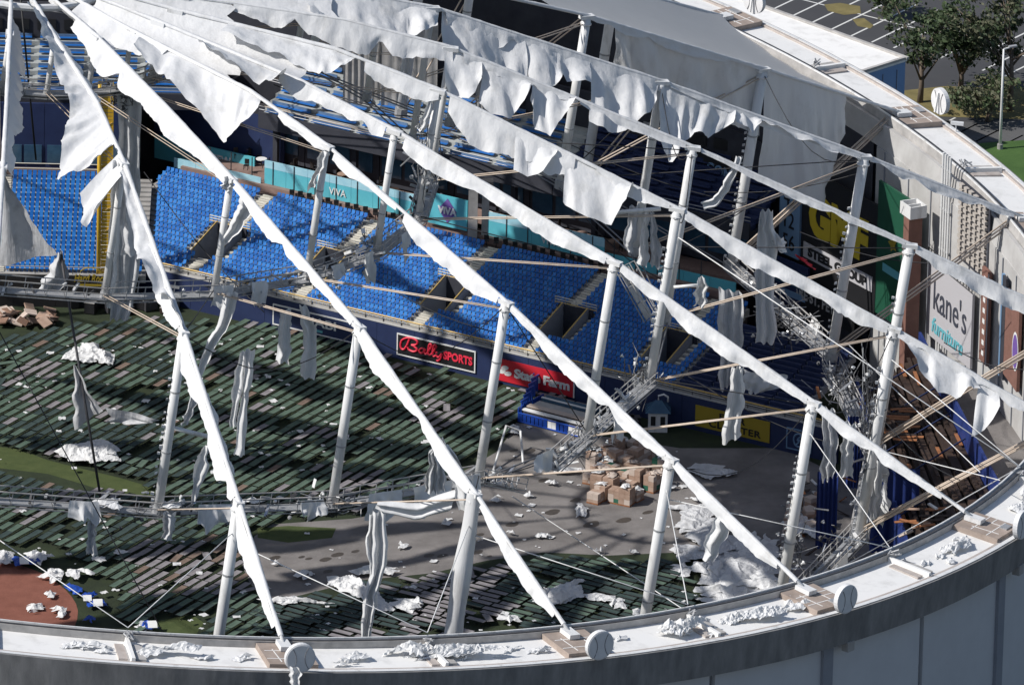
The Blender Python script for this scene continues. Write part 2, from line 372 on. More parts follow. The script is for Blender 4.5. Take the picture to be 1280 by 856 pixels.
# inner wall (seen on the far and right side)
def inner_wall(i0, i1, R, ztop_h, m, name='inner_wall'):
    mb = MB(); n = max(2, int((i1 - i0) * 6)); top = []; bot = []; t2 = []; b2 = []
    for q in range(n + 1):
        ii = lerp(i0, i1, q / n); P = ring(ii, R, ztop_h); top.append(P); bot.append(V((P.x, P.y, 0)))
        P = ring(ii, R + 0.35, ztop_h); t2.append(P); b2.append(V((P.x, P.y, 0)))
    mb.grid([top, bot]); mb.grid([b2, t2]); mb.grid([t2, top])
    return mb.build(name, m, bld)
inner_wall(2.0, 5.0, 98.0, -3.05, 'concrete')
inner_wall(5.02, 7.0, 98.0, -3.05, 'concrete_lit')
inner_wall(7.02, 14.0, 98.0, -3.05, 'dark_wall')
sweep([(98.5, -0.8), (98.5, -3.04), (98.1, -3.04), (98.1, -0.8)], 0, 24, 'inner_beam', 'concrete_lit', closed=True)
# anchor pads at the ridge ends, dividers between, drain hatches, anchor plates
pad = {}
for k in range(24):
    if 9.5 < k < 21.5: continue
    r_ = radial(k); t_ = tang(k)
    apad = MB().obox(ring(k, 101.45, -0.55), r_ * 2.13, t_ * 2.1, RN * 0.40).build('anchor_pad', 'anchor_concrete', bld)
    for (u, v_, du, dv) in ((0.1, -1.0, 1.5, 0.04), (0.5, 0.9, 1.2, 0.04), (-0.9, 0.1, 0.05, 1.9), (0.7, -0.1, 0.05, 1.9), (-0.2, 1.5, 0.05, 0.5)):
        c = ring(k, 101.75 + u, -0.145) + t_ * v_
        MB().obox(c, (r_ * du).lerp(t_ * du * 0.3, 0.15), t_ * dv, RN * 0.014).build('sealant_strip', 'roof_white', apad)
    MB().obox(ring(k, 102.9, -0.09) + t_ * 0.9, r_ * 0.35, t_ * 0.55, RN * 0.06).build('hatch', 'galvanised', apad)
    MB().obox(ring(k, 100.3, 0.1), r_ * 0.8, t_ * 0.5, RN * 0.2).build('anchor_plate', 'white_paint', bld)
    m_ = k + 0.5
    r_ = radial(m_); t_ = tang(m_)
    MB().obox(ring(m_, 101.45, -0.55), r_ * 2.12, t_ * 0.16, RN * 0.35).build('gutter_divider', 'roof_white', bld)
    MB().obox(ring(m_, 101.6, -0.6) + t_ * 0.75, r_ * 1.5, t_ * 0.42, RN * 0.12).build('gutter_hatch', 'curb_grey', bld)
    MB().obox(ring(m_, 101.6, -0.6) - t_ * 0.75, r_ * 1.5, t_ * 0.38, RN * 0.09).build('gutter_hatch', 'parapet', bld)
    # fittings at the divider
    mb = MB(); c = ring(m_, 99.6, 0.05)
    for q in range(7):
        mb.tube([c + r_ * rnd.uniform(-.5, .8) + t_ * rnd.uniform(-.4, .4), c + r_ * rnd.uniform(-.5, .8) + t_ * rnd.uniform(-.4, .4) + RN * rnd.uniform(.1, .6)], 0.07, 6)
    mb.build('cable_clamp', 'galvanised', bld)

for k in range(13):
    ii = 4.9 + k * 0.17; P = ring(ii, 97.93, -3.1); d = V((P.x, P.y, 0)).normalized(); t_ = V((-d.y, d.x, 0))
    MB().obox(V((P.x, P.y, P.z / 2)), t_ * 0.05, d * 0.05, UZ0 * (P.z / 2)).build('wall_joint', 'pilaster', bld)
# baseball discs on the rim
def disc(k, label):
    root = thing('baseball_disc', label, 'disc', 'baseball discs around the rim')
    d = V((radial(k).x, radial(k).y, 0)).normalized(); t_ = V((-d.y, d.x, 0)); z = V((0, 0, 1))
    c = ring(k, 104.75, 0.0) + z * 0.95 + t_ * 0.1
    mb = MB(); n = 28; R_ = 1.28
    f_ = [c + d * 0.22 + t_ * math.cos(2 * PI * j / n) * R_ + z * math.sin(2 * PI * j / n) * R_ for j in range(n)]
    b_ = [p - d * 0.44 for p in f_]; f2 = [c + d * 0.27 + (p - c - d * 0.22) * 0.9 for p in f_]
    mb.add(f_ + b_, [(j, j + n, (j + 1) % n + n, (j + 1) % n) for j in range(n)] + [tuple(range(2 * n - 1, n - 1, -1))])
    mb.add(f_ + f2, [(j, (j + 1) % n, (j + 1) % n + n, j + n) for j in range(n)] + [tuple(range(n, 2 * n))])
    mb.build('face', 'disc_white', root)
    for side in (-1, 1):
        for off in (0.275, -0.25):
            pts = []
            for q in range(9):
                a = lerp(-1.0, 1.0, q / 8); x = side * (1.25 - 0.85 * math.cos(a * 0.95)) ; zz = a * 0.95
                pts.append(c + d * off + t_ * (x * 0.9) + z * zz)
            MB().tube(pts, 0.035, 5).build('stitching', 'stitch', root)
    MB().bar(c - d * 0.6 - z * 1.0, c - d * 0.3 + z * 0.9, 0.18, 0.18, d).build('bracket', 'white_paint', root)
LB = {0: 'white disc with baseball stitching on the rim, scrap of membrane trailing below it', 1: 'white baseball-stitched disc on the rim beside a clean anchor pad', 2: 'white baseball-stitched disc on the rim between two membrane heaps',
      3: 'white baseball-stitched disc on the rim by a big membrane heap', 7: 'upright white baseball disc standing on the far rim by the trees', 8: 'upright white baseball disc on the far rim by the white-roofed annex'}
for k in LB: disc(k, LB[k])

# interior right side: louvre grid, pipes, brick panel, opening on the inner wall
def wframe(px, py, R):
    P = on_wall(px, py, R); d = V((P.x / 97.25, P.y / 98.0, 0)).normalized(); return P, V((d.y, -d.x, 0)), -d     # point, rightwards tangent, inward normal
def wall_quad(px_l, px_r, y_top_l, y_bot_l, R):
    a = on_cyl(px_l, y_top_l, R); b = on_cyl(px_l, y_bot_l, R); c = on_cyl(px_r, (y_top_l), R)
    return a, b, c
Pl, tl, nl = wframe(1218, 285, 0.15); 
g = thing('louvre_wall', 'weathered grid of concrete louvre blocks set in the grey inner wall', 'louvres')
for cx_ in range(6):
    for rz in range(13):
        c = Pl + tl * ((cx_ - 2.5) * 1.15) + V((0, 0, (rz - 6.2) * 0.56)) + nl * 0.12
        MB().obox(c + V((0, 0, rnd.uniform(-.05, .05))), tl * 0.36, nl * 0.22, V((0, 0, 0.17))).build('louvre_block', 'louvre', g)
MB().obox(Pl - nl * 0.05 + V((0, 0, -.3)), tl * 3.6, nl * 0.06, V((0, 0, 3.9))).build('recess', 'dark_wall', g)
Pp, tp, np_ = wframe(1177, 260, 0.3)
g = thing('riser_pipes', 'row of four vertical white pipes on the grey inner wall', 'pipes')
for q in range(4):
    b = Pp + tp * (q * 0.5); MB().tube([V((b.x, b.y, 2)), V((b.x, b.y, Pp.z + 5.5))], 0.12, 8).build('pipe', 'white_paint', g)
for q in range(3):
    b = Pp + tp * 0.75; b.z = Pp.z - 4 + q * 4; MB().obox(b, tp * 1.0, np_ * 0.08, V((0, 0, 0.08))).build('strap', 'galvanised', g)
Pb, tb, nb = wframe(1266, 425, 0.5)
g = thing('brick_wall', 'red brick wall panel with a round white emblem beside the tall banner', 'wall panel')
MB().obox(Pb, tb * 2.4, nb * 0.15, V((0, 0, 4.2))).build('panel', 'brick', g)
mb = MB(); n = 20; c = Pb + nb * 0.19 + tb * 1.6 - V((0, 0, .5)); mb.add([c + tb * math.cos(2 * PI * j / n) * 1.1 + V((0, 0, 1)) * math.sin(2 * PI * j / n) * 1.9 for j in range(n)], [tuple(range(n))]); mb.build('emblem_rim', 'white_sign', g)
mb = MB(); c = c + nb * 0.02; mb.add([c + tb * math.cos(2 * PI * j / n) * 0.9 + V((0, 0, 1)) * math.sin(2 * PI * j / n) * 1.65 for j in range(n)], [tuple(range(n))]); mb.build('emblem', 'purple', g)
MB().obox(Pb - tb * 3.2 , tb * 0.55, nb * 0.1, V((0, 0, 5.0))).build('dark_strip', 'dark_wall', g)
MB().obox(Pb - tb * 4.0 , tb * 0.22, nb * 0.14, V((0, 0, 5.0))).build('pale_strip', 'score_blue', g)
# brick pier with a white box and dark recesses
Pp, tp, np_ = wframe(1141, 285, 2.5)
g = thing('brick_pier', 'red brick pier topped by a white open box beside the green board', 'pier')
zt = on_wall(1141, 266, 2.5).z
MB().obox(V((Pp.x, Pp.y, zt / 2)), tp * 0.55, np_ * 0.7, V((0, 0, zt / 2 - 0.05))).build('shaft', 'brick', g)
b = V((Pp.x, Pp.y, zt + 0.4)); bx = MB(); tp = tp * .8; np_ = np_ * .8
for sgn in (-1, 1):
    bx.obox(b + tp * (sgn * 1.25), tp * 0.08, np_ * 1.0, V((0, 0, 0.6))); bx.obox(b + np_ * (sgn * 1.0), tp * 1.32, np_ * 0.08, V((0, 0, 0.6)))
bx.obox(b, tp * 0.07, np_ * 0.95, V((0, 0, 0.5))); bx.obox(b - V((0, 0, .5)), tp * 1.2, np_ * 0.95, V((0, 0, 0.06)))
bx.build('open_box', 'white_paint', g)

# annex, trees, light pole outside
c0 = at_z(1132, 72, 10); ux = V((-0.70, 0.715, 0)).normalized(); uy = V((-0.715, -0.70, 0)).normalized()
g = thing('annex_building', 'low flat white-roofed annex with blue end wall beyond the rim', 'building')
ctr = c0 + ux * 22 + uy * 7
def bx_at(c, hx, hy, z0, z1): return MB().obox(V((c.x, c.y, (z0 + z1) / 2)), ux * hx, uy * hy, V((0, 0, (z1 - z0) / 2)))
bx_at(ctr, 22, 7, -0.5, 9.6).build('wall', 'blue_annex', g)
bx_at(ctr, 22.12, 7.12, 9.6, 9.85).build('roof', 'roof_white', g)
for sgn in (-1, 1):
    bx_at(ctr + uy * (sgn * 7.0), 22.3, 0.18, 9.85, 10.1).build('roof_edge', 'curb_grey', g)
    bx_at(ctr + ux * (sgn * 22.0), 0.18, 6.8, 9.85, 10.1).build('roof_edge', 'curb_grey', g)
for q in range(7):
    MB().obox(V((c0.x, c0.y, 4.4)) + uy * (1.2 + q * 2.0) - ux * 0.03, uy * 0.03, ux * 0.05, V((0, 0, 4.6))).build('panel_joint', 'pilaster', g)
def leaf_tree(px, py, h, spread, label, seed, n, mats):
    R_ = random.Random(seed); base = at_z(px, py, -0.02)
    g = thing('tree', label, 'tree', 'trees beside the parking lot', base)
    mb = MB(); tips = []
    mb.tube([(0, 0, 0), (0.1, 0.05, h * 0.2), (0.0, 0.2, h * 0.42)], [0.32, 0.25, 0.17], 8)
    for q in range(11):
        a = R_.uniform(0, 2 * PI); z0 = h * R_.uniform(0.2, 0.42); e = V((math.cos(a) * spread * R_.uniform(.4, .85), math.sin(a) * spread * R_.uniform(.4, .85), h * R_.uniform(0.5, 0.95)))
        m_ = V((e.x * 0.45, e.y * 0.45, lerp(z0, e.z, 0.6))); mb.tube([(0.05, 0.1, z0), m_, e], [0.13, 0.08, 0.03], 6); tips += [e, m_.lerp(e, 0.5)]
    mb.build('trunk', 'bark', g, True)
    lf = MB(); cl = []
    for t in tips:
        for q in range(3): cl.append((t + V((R_.gauss(0, spread * .2), R_.gauss(0, spread * .2), R_.gauss(0, h * .07))), R_.uniform(.4, .95)))
    for q in range(n):
        c, s = R_.choice(cl); p = c + V((R_.gauss(0, s * .55), R_.gauss(0, s * .55), R_.gauss(0, s * .4)))
        if p.z < h * 0.22: continue
        nrm = V((R_.gauss(0, 1), R_.gauss(0, 1), R_.gauss(.5, 1))).normalized(); a = nrm.cross(V((R_.random(), R_.random(), .2))).normalized(); b = nrm.cross(a)
        L = R_.uniform(.16, .34); W_ = L * R_.uniform(.4, .7)
        lf.add([p - a * L, p + b * W_, p + a * L, p - b * W_], [(0, 1, 2, 3)], R_.choice((0, 0, 1, 1, 2)))
    lf.build('crown', mats, g)
LM = ['leaf_dark', 'leaf_mid', 'leaf_olive']
leaf_tree(1150, 128, 10.5, 5.5, 'open-crowned green tree by the upright baseball disc', 3, 2600, LM)
leaf_tree(1262, 138, 14.0, 7.0, 'tall sparse tree behind the parking light pole', 4, 3600, ['leaf_dark', 'leaf_olive', 'leaf_olive'])
leaf_tree(1200, 118, 9.0, 5.5, 'dense dark tree standing between the two taller trees', 5, 2800, ['leaf_dark', 'leaf_dark', 'leaf_mid'])
leaf_tree(1105, 20, 5.0, 2.2, 'small bright green tree in a parking island', 6, 1600, ['leaf_mid', 'leaf_mid', 'leaf_olive'])
leaf_tree(1235, 152, 4.2, 4.0, 'low spreading olive shrub tree beside the service road', 8, 2000, ['leaf_mid', 'leaf_olive', 'leaf_olive'])
b = at_z(1250, 186, 0); t_ = at_y(1259, 62, b.y)
g = thing('light_pole', 'tall slim white parking light pole standing on the lawn', 'light pole', None, b)
H_ = t_.z
MB().tube([(0, 0, -0.02), (0, 0, H_ * .5), (0, 0, H_)], [0.17, 0.13, 0.10], 10).build('pole', 'white_paint', g, True)
MB().tube([(0, 0, -0.02), (0, 0, 0.5)], 0.3, 10).build('base', 'concrete', g)
MB().bar((0, 0, H_), (0.9, 0.2, H_ + 0.25), 0.12, 0.12).build('arm', 'white_paint', g)
MB().bar((0.5, 0.1, H_ + 0.22), (1.3, 0.3, H_ + 0.3), 0.42, 0.16).build('lamp_head', 'galvanised', g)
b = ring(6.85, 103.9, -0.5); g = thing('security_camera', 'small white camera on a bracket at the far rim', 'camera', None, b)
MB().tube([(0, 0, -.1), (0, 0, 0.9)], 0.07, 8).build('post', 'white_paint', g)
MB().bar((-0.5, 0, 0.95), (0.7, 0, 0.85), 0.34, 0.3).build('housing', 'white_paint', g)

# ================================================================== STANDS
A0 = V((21.0, 65.2, 0)); ET = V((0.861, -0.508, 0)).normalized(); EN = V((0.508, 0.861, 0)).normalized(); UZ = V((0, 0, 1))
def W1(s, d, z): return A0 + ET * s + EN * d + UZ * z           # straight stand frame
L0 = V((0, 67.3, 0)); LT = V((1, 0, 0)); LN = V((0, 1, 0))
def W2(s, d, z): return L0 + LT * s + LN * d + UZ * z
TR, RI = 0.78, 0.19
def sd(px, py, d=0.0):
    P = on_plane(px, py, A0 + EN * d, EN); q = P - A0; return q.dot(ET), P.z
VOMS = [(-5.2, 3.0, 7.6), (7.0, 3.0, 7.6), (20.6, 3.0, 7.6), (33.6, 3.0, 7.6), (45.0, 3.0, 7.6)]
AISLE = [-5.2, 7.0, 20.2, 32.8, 45.0]
stand = thing('lower_stand', 'stepped concrete outfield stand carrying the blue seats', 'stand')
S0, S1, NR = -17.0, 48.5, 19
def seat_mesh(name, m):
    mb = MB()
    mb.obox((0, 0.23, 0.56), (0.18, 0, 0), (0, 0.03, 0.0), (0, 0.05, 0.15))
    mb.obox((0, 0.05, 0.38), (0.17, 0, 0), (0, 0.19, -0.02), (0, 0, 0.03))
    mb.obox((0, 0.12, 0.20), (0.03, 0, 0), (0, 0.05, 0), (0, 0, 0.19))
    return mb
SEAT = seat_mesh('seat', 'seat_blue'); SEATM = [SEAT.mesh('seat', 'seat_blue'), SEAT.mesh('seat', 'seat_blue_b'), SEAT.mesh('seat', 'seat_pale')]
seatpos = []
def vom_hit(s, d, voms, pad=0.0):
    return any(abs(s - v) < 1.5 + pad and d0 - 0.2 < d < d1 + 0.15 for v, d0, d1 in voms)
def make_rows(Wf, et, en, s0, s1, nrow, voms, aisles, z0, root, aw=0.75, skip=None):
    for r_ in range(nrow):
        d = r_ * TR; z = z0 + r_ * RI
        # treads, cut at the vomitories
        cuts = [s0]; 
        for v, d0, d1 in voms:
            if d0 - 0.4 < d < d1: cuts += [v - 1.5, v + 1.5]
        cuts.append(s1)
        mb = MB()
        for a, b in zip(cuts[0::2], cuts[1::2]):
            if b > a: mb.obox(Wf((a + b) / 2, d + TR / 2, z - 0.35), et * ((b - a) / 2), en * (TR / 2), UZ * 0.35)
        mb.build('tread', 'concrete', root)
        n = int((s1 - s0) / 0.47)
        for k in range(n):
            s = s0 + 0.3 + k * 0.47
            if skip and skip(s, d): continue
            if any(abs(s - a) < aw for a in aisles) or vom_hit(s, d + 0.4, voms, 0.75): continue
            seatpos.append((Wf(s, d + 0.45, z), et, en))
        for a in aisles:
            if vom_hit(a, d + 0.4, voms): continue
            MB().obox(Wf(a, d + 0.2, z + 0.05), et * 0.58, en * 0.17, UZ * 0.05).build('step', 'step_white', root)
            if r_ % 1 == 0: MB().obox(Wf(a, d + 0.62, z + 0.11), et * 0.58, en * 0.10, UZ * 0.055).build('step', 'step_white', root)
        for v, d0, d1 in voms:
            if d0 - 0.3 < d < d1 + 0.2:
                for sg in (-1, 1):
                    MB().obox(Wf(v + sg * 1.95, d + 0.25, z + 0.06), et * 0.28, en * 0.16, UZ * 0.06).build('step', 'step_white', root)
make_rows(W1, ET, EN, S0, S1, NR, VOMS, AISLE, 3.3, stand, skip=lambda s, d: W1(s, d, 0).y > 87.5 or (s < -10 and W1(s, d, 0).x < 12.8))
ts = thing('shaded_stand', 'shaded stand section with rows under dark navy covers above the yellow sign', 'stand')  # no covers: shaded seats, their dark put into the navy colour
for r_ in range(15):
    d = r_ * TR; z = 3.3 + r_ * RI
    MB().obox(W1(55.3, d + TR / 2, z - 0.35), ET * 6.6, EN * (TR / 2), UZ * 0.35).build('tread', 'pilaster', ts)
    for k in range(4): MB().obox(W1(50.4 + k * 3.25, d + 0.5, z + 0.3), ET * 1.5, EN * 0.16, UZ * 0.27).build('shaded_row', 'navy_wall', ts)  # seats in shade: treads and rows carry the dark in their colour
def vomitory(Wf, et, en, v, d0, d1, z0, label):
    g = thing('vomitory', label, 'tunnel entrance', 'tunnel entrances in the lower stand')
    zf = z0 + (d0 / TR) * RI - 0.2; zt = z0 + (d1 / TR + 1) * RI
    for sg in (-1, 1):
        # sloping side walls
        mb = MB(); q = [Wf(v + sg * 1.47, d0, 0.2), Wf(v + sg * 1.47, d1, 0.2), Wf(v + sg * 1.47, d1, zt + 0.75), Wf(v + sg * 1.47, d0, zf + 0.75)]
        o_ = [p - et * (sg * 0.18) for p in q]; mb.add(q + o_, [(0, 1, 2, 3), (7, 6, 5, 4), (3, 2, 6, 7), (0, 3, 7, 4), (1, 5, 6, 2)]); mb.build('side_wall', 'pilaster', g)
        MB().tube([Wf(v + sg * 1.38, d0, zf + 0.84), Wf(v + sg * 1.38, d1, zt + 0.84)], 0.06, 6).build('handrail', 'yellow_rail', g)
    MB().obox(Wf(v, (d0 + d1) / 2, zf - 2.2), et * 1.4, en * ((d1 - d0) / 2), UZ * 0.1).build('floor', 'concrete', g)
    MB().obox(Wf(v, d1 + 0.1, (zt + 0.6) / 2), et * 1.9, en * 0.1, UZ * (zt / 2 + 0.3)).build('back_wall', 'dark_wall', g)
    for q in range(3):
        MB().tube([Wf(v - 2.3, d1 + 0.12, zt + 0.72 + q * 0.26), Wf(v + 2.3, d1 + 0.12, zt + 0.72 + q * 0.26)], 0.05, 6).build('guard_rail', 'step_white' if q else 'yellow_rail', g)
    for q in range(5):
        MB().tube([Wf(v - 2.3 + q * 1.15, d1 + 0.12, zt + 0.5), Wf(v - 2.3 + q * 1.15, d1 + 0.12, zt + 1.25)], 0.045, 6).build('rail_post', 'galvanised', g)
VL = ['dark tunnel entrance under the fabric-draped strut among the blue seats', 'dark tunnel entrance behind the inner catwalk among the blue seats', 'dark tunnel entrance above the black and red script sign', 'dark tunnel entrance above the red sign with ovals', 'shaded tunnel entrance behind the tall strut above the packed pallets']
for (v, d0, d1), lb in zip(VOMS, VL): vomitory(W1, ET, EN, v, d0, d1, 3.3, lb)
# field wall and rail of the straight stand
fwall = thing('field_wall', 'navy padded outfield wall with yellow-topped railing below the blue seats', 'wall')
for k in range(19):
    s = -13 + k * 4.2; MB().obox(W1(s + 2.1, -0.12, 1.62), ET * 2.085, EN * 0.12, UZ * 1.62).build('wall_pad', 'navy_wall', fwall)
MB().obox(W1(26, -0.02, 3.1), ET * 39.6, EN * 0.02, UZ * 0.5).build('backing', 'concrete', fwall)
MB().obox(W1(26, -0.1, 3.32), ET * 39.6, EN * 0.16, UZ * 0.06).build('wall_cap', 'concrete_lit', fwall)
for z, m_, r_ in ((3.98, 'yellow_rail', 0.07), (3.78, 'step_white', 0.045)):
    MB().tube([W1(-13, -0.1, z), W1(65, -0.1, z)], r_, 6).build('top_rail', m_, fwall)
for k in range(40): MB().tube([W1(-13 + k * 2, -0.1, 3.35), W1(-13 + k * 2, -0.1, 4.0)], 0.04, 6).build('rail_post', 'dark_steel', fwall)
# corner stand (rows along X)
cstand = thing('corner_stand', 'stepped concrete stand behind the yellow foul pole', 'stand')
CV = []; CA = [-1.6, 8.6]
make_rows(W2, LT, LN, -16.0, 12.6, 21, CV, CA, 3.3, cstand, 0.7, skip=lambda s, d: (W2(s, d, 0) - A0).dot(EN) > -0.3 and s > 8.5)
cw = thing('corner_wall', 'black padded wall with gold lettering beneath the foul pole', 'wall')
for k in range(7): MB().obox(W2(-16 + k * 4 + 2, -0.12, 1.65), LT * 1.985, LN * 0.12, UZ * 1.65).build('wall_pad', 'black_board', cw)
MB().obox(W2(-2, -0.1, 3.34), LT * 14.0, LN * 0.15, UZ * 0.045).build('wall_cap', 'curb_grey', cw)
for k in range(8): MB().tube([W2(-16 + k * 3.6, -0.1, 3.35), W2(-16 + k * 3.6, -0.1, 4.1)], 0.04, 6).build('rail_post', 'dark_steel', cw)
MB().tube([W2(-16, -0.1, 4.1), W2(10.5, -0.1, 4.1)], 0.05, 6).build('top_rail', 'galvanised', cw)
q = on_plane(116, 348, L0 - LN * 0.27, LN)
text('Hard Rock', frame_mw(q - LT * 0.2, LT, UZ, -LN), 3.2, 0.8, 'gold', cw, 'lettering', 0.02, 0.3)
MB().tube([q + LT * (-.2 + 1.0 * math.cos(a * PI / 10)) + UZ * (0.55 + 0.55 * math.sin(a * PI / 10)) for a in range(11)], 0.06, 5).build('emblem_arc', 'gold', cw)
MB().obox(q - LT * 0.2 - UZ * 0.7, LT * 1.2, LN * 0.02, UZ * 0.1).build('printed_band', 'gold', cw)
q = on_plane(153, 345, L0 - LN * 0.27, LN)
mb = MB(); mb.tube([q + LT * (0.75 * math.cos(2 * PI * a / 20)) + UZ * (0.95 * math.sin(2 * PI * a / 20)) for a in range(21)], 0.05, 5); mb.build('emblem_ring', 'white_sign', cw)
text('2', frame_mw(q, LT, UZ, -LN), 0.75, 1.25, 'white_sign', cw)
# seats: the 300 nearest as things, the rest as one stuff mesh
seatpos.sort(key=lambda t: (t[0] - CAM).length)
vis = []
for t in seatpos:
    x, y = to_px(t[0] + UZ * 0.5)
    if -10 < x < 870 and -10 < y < 866: vis.append(t)
near = vis[:300]; nid = set(id(t) for t in near)
for k, (P, et, en) in enumerate(near):
    o = inst(SEATM[(k * 7919 >> 3) % 3 if k % 2 else 0], 'stadium_chair', None, frame_mw(P, et, en, UZ))
    tag(o, 'blue plastic folding seat in the rows of the lower stand', 'seat', 'blue seats of the lower stand')
mb = MB()
for t in seatpos:
    if id(t) in nid: continue
    P, et, en = t; mx = frame_mw(P, et, en, UZ); mb.mi = rnd.choice((0, 0, 0, 1, 1, 2))
    mb.add([mx @ V(v) for v in SEAT.v], SEAT.f)
tag(mb.build('stadium_chairs', ['seat_blue', 'seat_blue_b', 'seat_pale']), 'rows of blue plastic seats filling the stands', 'seats', kind='stuff')

# terrace behind the lower stand
ter = thing('terrace', 'open cyan-walled terrace with brown floor behind the lower stand', 'terrace')
zb = 3.3 + NR * RI
MB().obox(W1(15, 16.9, 3.35), ET * 31, EN * 2.0, UZ * 3.3).build('floor', 'brown_wall', ter)
MB().obox(W1(15, 16.1, 7.0), ET * 31, EN * 0.3, UZ * 0.32).build('counter', 'terrace', ter)
def cyan(s0, s1, d, z0, z1, m='cyan_wall', nm='cyan_panel'):
    n = max(1, int((s1 - s0) / 2.4))
    for k in range(n):
        a = lerp(s0, s1, k / n); b = lerp(s0, s1, (k + 1) / n)
        MB().obox(W1((a + b) / 2, d, (z0 + z1) / 2), ET * ((b - a) / 2 - 0.015), EN * 0.06, UZ * ((z1 - z0) / 2)).build(nm, m, ter)
cyan(-6.8, 10.5, 16.5, 7.3, 8.9); cyan(-6.8, 10.5, 16.5, 8.92, 9.7, 'cyan_glass', 'glass_panel')
cyan(18.0, 31.5, 16.5, 7.3, 8.8); cyan(18.0, 31.5, 16.5, 8.82, 9.7, 'cyan_glass', 'glass_panel')
cyan(31.7, 46, 16.5, 7.2, 8.3)
cyan(-17, -7, 16.2, 6.9, 7.9, 'cyan_glass', 'glass_panel')
for k in range(24): MB().obox(W1(-13 + k * 2.4, 16.42, 8.4), ET * 0.04, EN * 0.04, UZ * 1.3).build('glass_post', 'dark_steel', ter)
MB().obox(W1(-9.5, 19.5, 7.0), ET * 6.5, EN * 2.5, UZ * 0.2).build('floor', 'terrace', ter)
MB().obox(W1(21, 20.2, 7.4), ET * 24, EN * 1.3, UZ * 0.2).build('floor', 'terrace', ter)
for k in range(7):
    MB().obox(W1(-14 + k * 8.5 + 4.2, 22.0, 10.3), ET * 4.2, EN * 0.15, UZ * 2.7).build('back_wall', 'dark_wall', ter)
    for q in range(3): MB().obox(W1(-14 + k * 8.5 + 1.4 + q * 2.6, 21.8, 9.6), ET * 1.1, EN * 0.06, UZ * 1.0).build('window', 'glass_dark', ter)
for k in range(6): MB().obox(W1(-8 + k * 9, 20.5, 10.3), ET * 0.25, EN * 0.25, UZ * 3.0).build('column', 'dark_wall', ter)
# VIVA fascia, lettering
vs_, vz = sd(558, 265, 15.4); viva = thing('diamond_sign', 'cyan terrace sign with white letters on a purple diamond', 'sign')
s0_, za = sd(535, 262, 15.4); s1_, zb_ = sd(584, 270, 15.4)
MB().obox(W1((s0_ + s1_) / 2, 15.5, 9.2), ET * ((s1_ - s0_) / 2), EN * 0.1, UZ * 1.55).build('panel', 'cyan_wall', viva)
mb = MB(); c = W1((s0_ + s1_) / 2, 15.36, 9.3); mb.add([c - ET * 1.05, c - UZ * 1.25, c + ET * 1.05, c + UZ * 1.25], [(0, 1, 2, 3)]); mb.build('diamond', 'purple', viva)
text('ViVA', frame_mw(W1((s0_ + s1_) / 2, 15.32, 9.3), ET, UZ, -EN), 2.1, 0.75, 'white_sign', viva, bold=0.04)
vv = thing('terrace_sign', 'long cyan terrace wall with white block lettering above the brown counter', 'sign')
q0, z0_ = sd(193, 200, 20.0); q1, z1_ = sd(318, 205, 20.0)
q2, z2_ = sd(258, 196, 19.9)
MB().obox(W1((q0 + q1) / 2, 20.1, z2_ - .2), ET * ((q1 - q0) / 2), EN * 0.1, UZ * 1.2).build('panel', 'cyan_wall', vv)
MB().obox(W1(-15, 21.2, z2_ + 1.5), ET * 7.5, EN * 0.1, UZ * 3.5).build('back_wall', 'navy_wall', vv)
text('VIVA VIEW', frame_mw(W1(q2 + 0.3, 19.95, z2_), ET, UZ, -EN), 5.0, 0.85, 'white_sign', vv, bold=0.03)
q2, z2_ = sd(422, 243, 16.4); text('VIVA', frame_mw(W1(q2, 16.38, z2_ + 0.2), ET, UZ, -EN), 1.9, 0.7, 'white_sign', ter)
q2, z2_ = sd(688, 302, 16.4); text('VIVA', frame_mw(W1(q2, 16.38, z2_), ET, UZ, -EN), 2.0, 0.7, 'white_sign', ter)
# bar stools and people-less clutter on the terrace
def stool(P, label):
    g = thing('bar_stool', label, 'stool', 'dark stools along the terrace counter', P)
    MB().tube([(0, 0, 0), (0, 0, 0.55)], 0.05, 6).build('leg', 'plastic_black', g)
    MB().obox((0, 0, 0.6), (0.24, 0, 0), (0, 0.24, 0), (0, 0, 0.06)).build('seat', 'plastic_black', g)
    MB().obox((0, 0.2, 0.85), (0.24, 0, 0), (0, 0.04, 0), (0, 0, 0.22)).build('backrest', 'plastic_black', g)
for k in range(34):
    s = -3 + k * 1.05 + rnd.uniform(-.15, .15)
    if 11 < s < 18: continue
    stool(W1(s, 15.35 + rnd.uniform(-.1, .1), 6.66), 'dark bar stool lined up along the brown terrace counter')
for k in range(13):
    g = thing('patio_table', 'small brown cafe table among clutter on the cyan terrace', 'table', 'tables on the terrace', W1(-12 + k * 3.6 + rnd.uniform(-.8, .8), 20.2 + rnd.uniform(-1.5, 1.5), 7.6))
    MB().tube([(0, 0, 0), (0, 0, 0.7)], 0.06, 6).build('leg', 'plastic_black', g)
    MB().tube([(0, 0, 0.7), (0, 0, 0.76)], 0.55, 12).build('table_top', rnd.choice(['terrace', 'cardboard', 'paper_white', 'wood_dark']), g)
